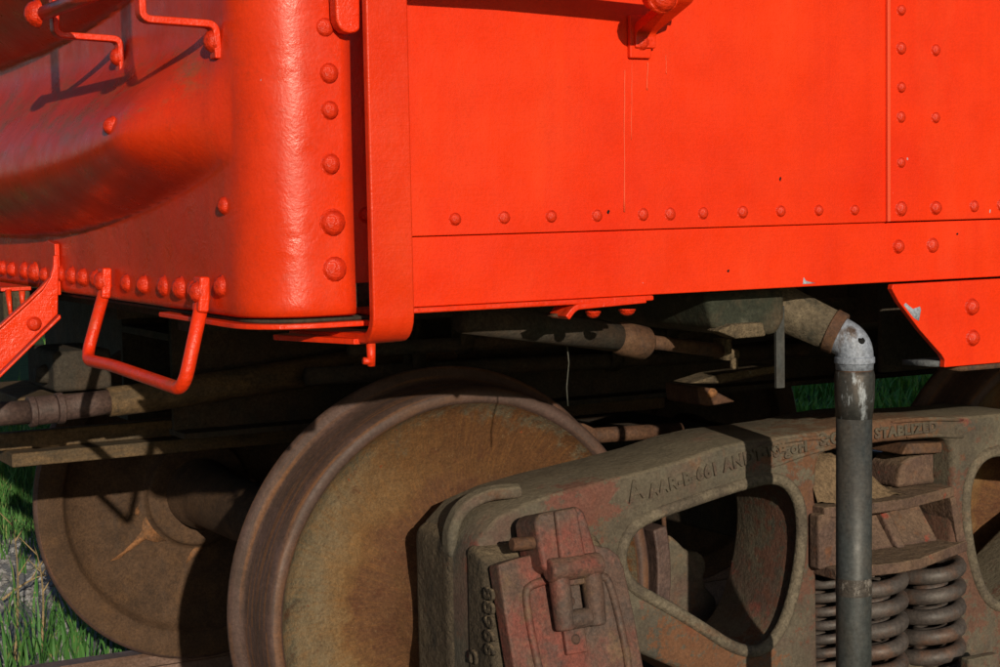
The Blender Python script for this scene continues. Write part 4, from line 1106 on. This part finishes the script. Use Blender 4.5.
def helix(rad_, wire, z0, z1, turns, n=28, ph=0.0):
    b_ = MB(); pts = []
    N = int(turns * n)
    for k in range(N + 1):
        t = k / N; q = 2 * math.pi * turns * t + ph
        # dead end coils lie flat
        zz = z0 + (z1 - z0) * t
        pts.append((rad_ * math.cos(q), rad_ * math.sin(q), zz))
    b_.tube(pts, wire, 12, ref=(0, 0, 1))
    return b_.mesh('coil_spring', 'spring')
BIG = helix(0.0575, 0.0160, 0.205, 0.440, 5.7, ph=2.5)
INN = helix(0.030, 0.0075, 0.200, 0.42, 10.0, n=18)
for (x, y) in ((0.733, -1.115), (0.914, -1.085), (0.735, -0.945), (0.895, -0.945)):
    s_ = obj('coil_spring', BIG, truck, (x, y, 0), (0, 0, random.uniform(0, .3)))
    obj('inner_coil', INN, s_, (x, y, 0))
SM = helix(0.038, 0.0095, 0.195, 0.44, 9.0, n=20)
for (x, y) in ((0.655, -1.075), (0.655, -0.96)):
    obj('coil_spring', SM, truck, (x, y, 0))

# ================================================================== brake rigging seen through the frame
br = thing('brake_beam', 'rusty brake beam with shoe seen through the frame window', 'brake beam', (0.50, -0.75, 0.40))
P('beam', MB().box((0.50, -0.60, 0.38), (0.56, 0.60, 0.43)), 'under', br, bevel=0.006)
b_ = MB(); b_.tube(arc((0.0, 0.419), 0.456, -14, 12, 10, (0, 2), -0.77), 0, flat=(0.075, 0.034), ref=(0, 1, 0))
P('brake_shoe', b_, 'purple', br, bevel=0.005)
b_ = MB(); b_.prism(smooth_poly([(0.468, 0.30), (0.468, 0.50), (0.49, 0.485), (0.52, 0.455), (0.555, 0.450), (0.57, 0.42), (0.555, 0.385), (0.60, 0.34), (0.58, 0.30)], 1), 1, -0.80, -0.73)
P('brake_head', b_, 'cast', br, bevel=0.008)
b_ = MB(); b_.tube(fillet([(0.468, -0.79, 0.505), (0.466, -0.79, 0.535), (0.48, -0.79, 0.552), (0.515, -0.79, 0.552)], 0.012), 0.005, 8)
P('hook_pin', b_, 'rusty', br)
# pull rod above the side frame
a, b2 = (0.3937, -0.6200, 0.6859), (0.6295, -0.6200, 0.6793)
rod = thing('brake_rod', 'short rusty rod with forked end behind the wheel top', 'brake rod', a)
P('rod', MB().tube([a, b2], 0.0165, 14), 'rusty', rod)
A = Vector(a)
b_ = MB(); b_.prism([(A.x - .075, A.z + .035), (A.x - .02, A.z + .03), (A.x + .01, A.z + .016), (A.x + .01, A.z - .016), (A.x - .03, A.z - .045), (A.x - .06, A.z - .10), (A.x - .085, A.z - .09)], 1, A.y - .02, A.y + .02)
P('fork', b_, 'rusty', rod, bevel=0.005)
# lever with crusted top, and a rusty bracket with orange spots
q = [(0.5492, -0.7500, 0.7984), (0.6210, -0.7500, 0.8124), (0.7874, -0.7500, 0.8229), (0.7954, -0.7500, 0.8073), (0.6285, -0.7500, 0.7929)]
lev = thing('brake_lever', 'mud crusted brake lever under the drain pipe arm', 'brake lever', q[0])
P('lever', MB().prism([(a[0], a[2]) for a in q], 1, -0.77, -0.70), 'crust', lev, bevel=0.006)
q = [(0.5336, -0.8000, 0.7975), (0.5638, -0.8000, 0.7933), (0.6323, -0.8000, 0.7593), (0.5583, -0.8000, 0.7544), (0.5382, -0.8000, 0.7601)]
P('clevis', MB().prism([(a[0], a[2]) for a in q], 1, -0.82, -0.70), 'rusty', lev, bevel=0.005)
q = (0.5677, -0.8220, 0.7826)
P('rust_spot', MB().prism(smooth_poly([(q[0] - .012, q[2] - .008), (q[0] + .004, q[2] - .012), (q[0] + .016, q[2]), (q[0] + .002, q[2] + .012), (q[0] - .008, q[2] + .004)], 1), 1, -0.823, -0.81), 'orange_rust', lev)
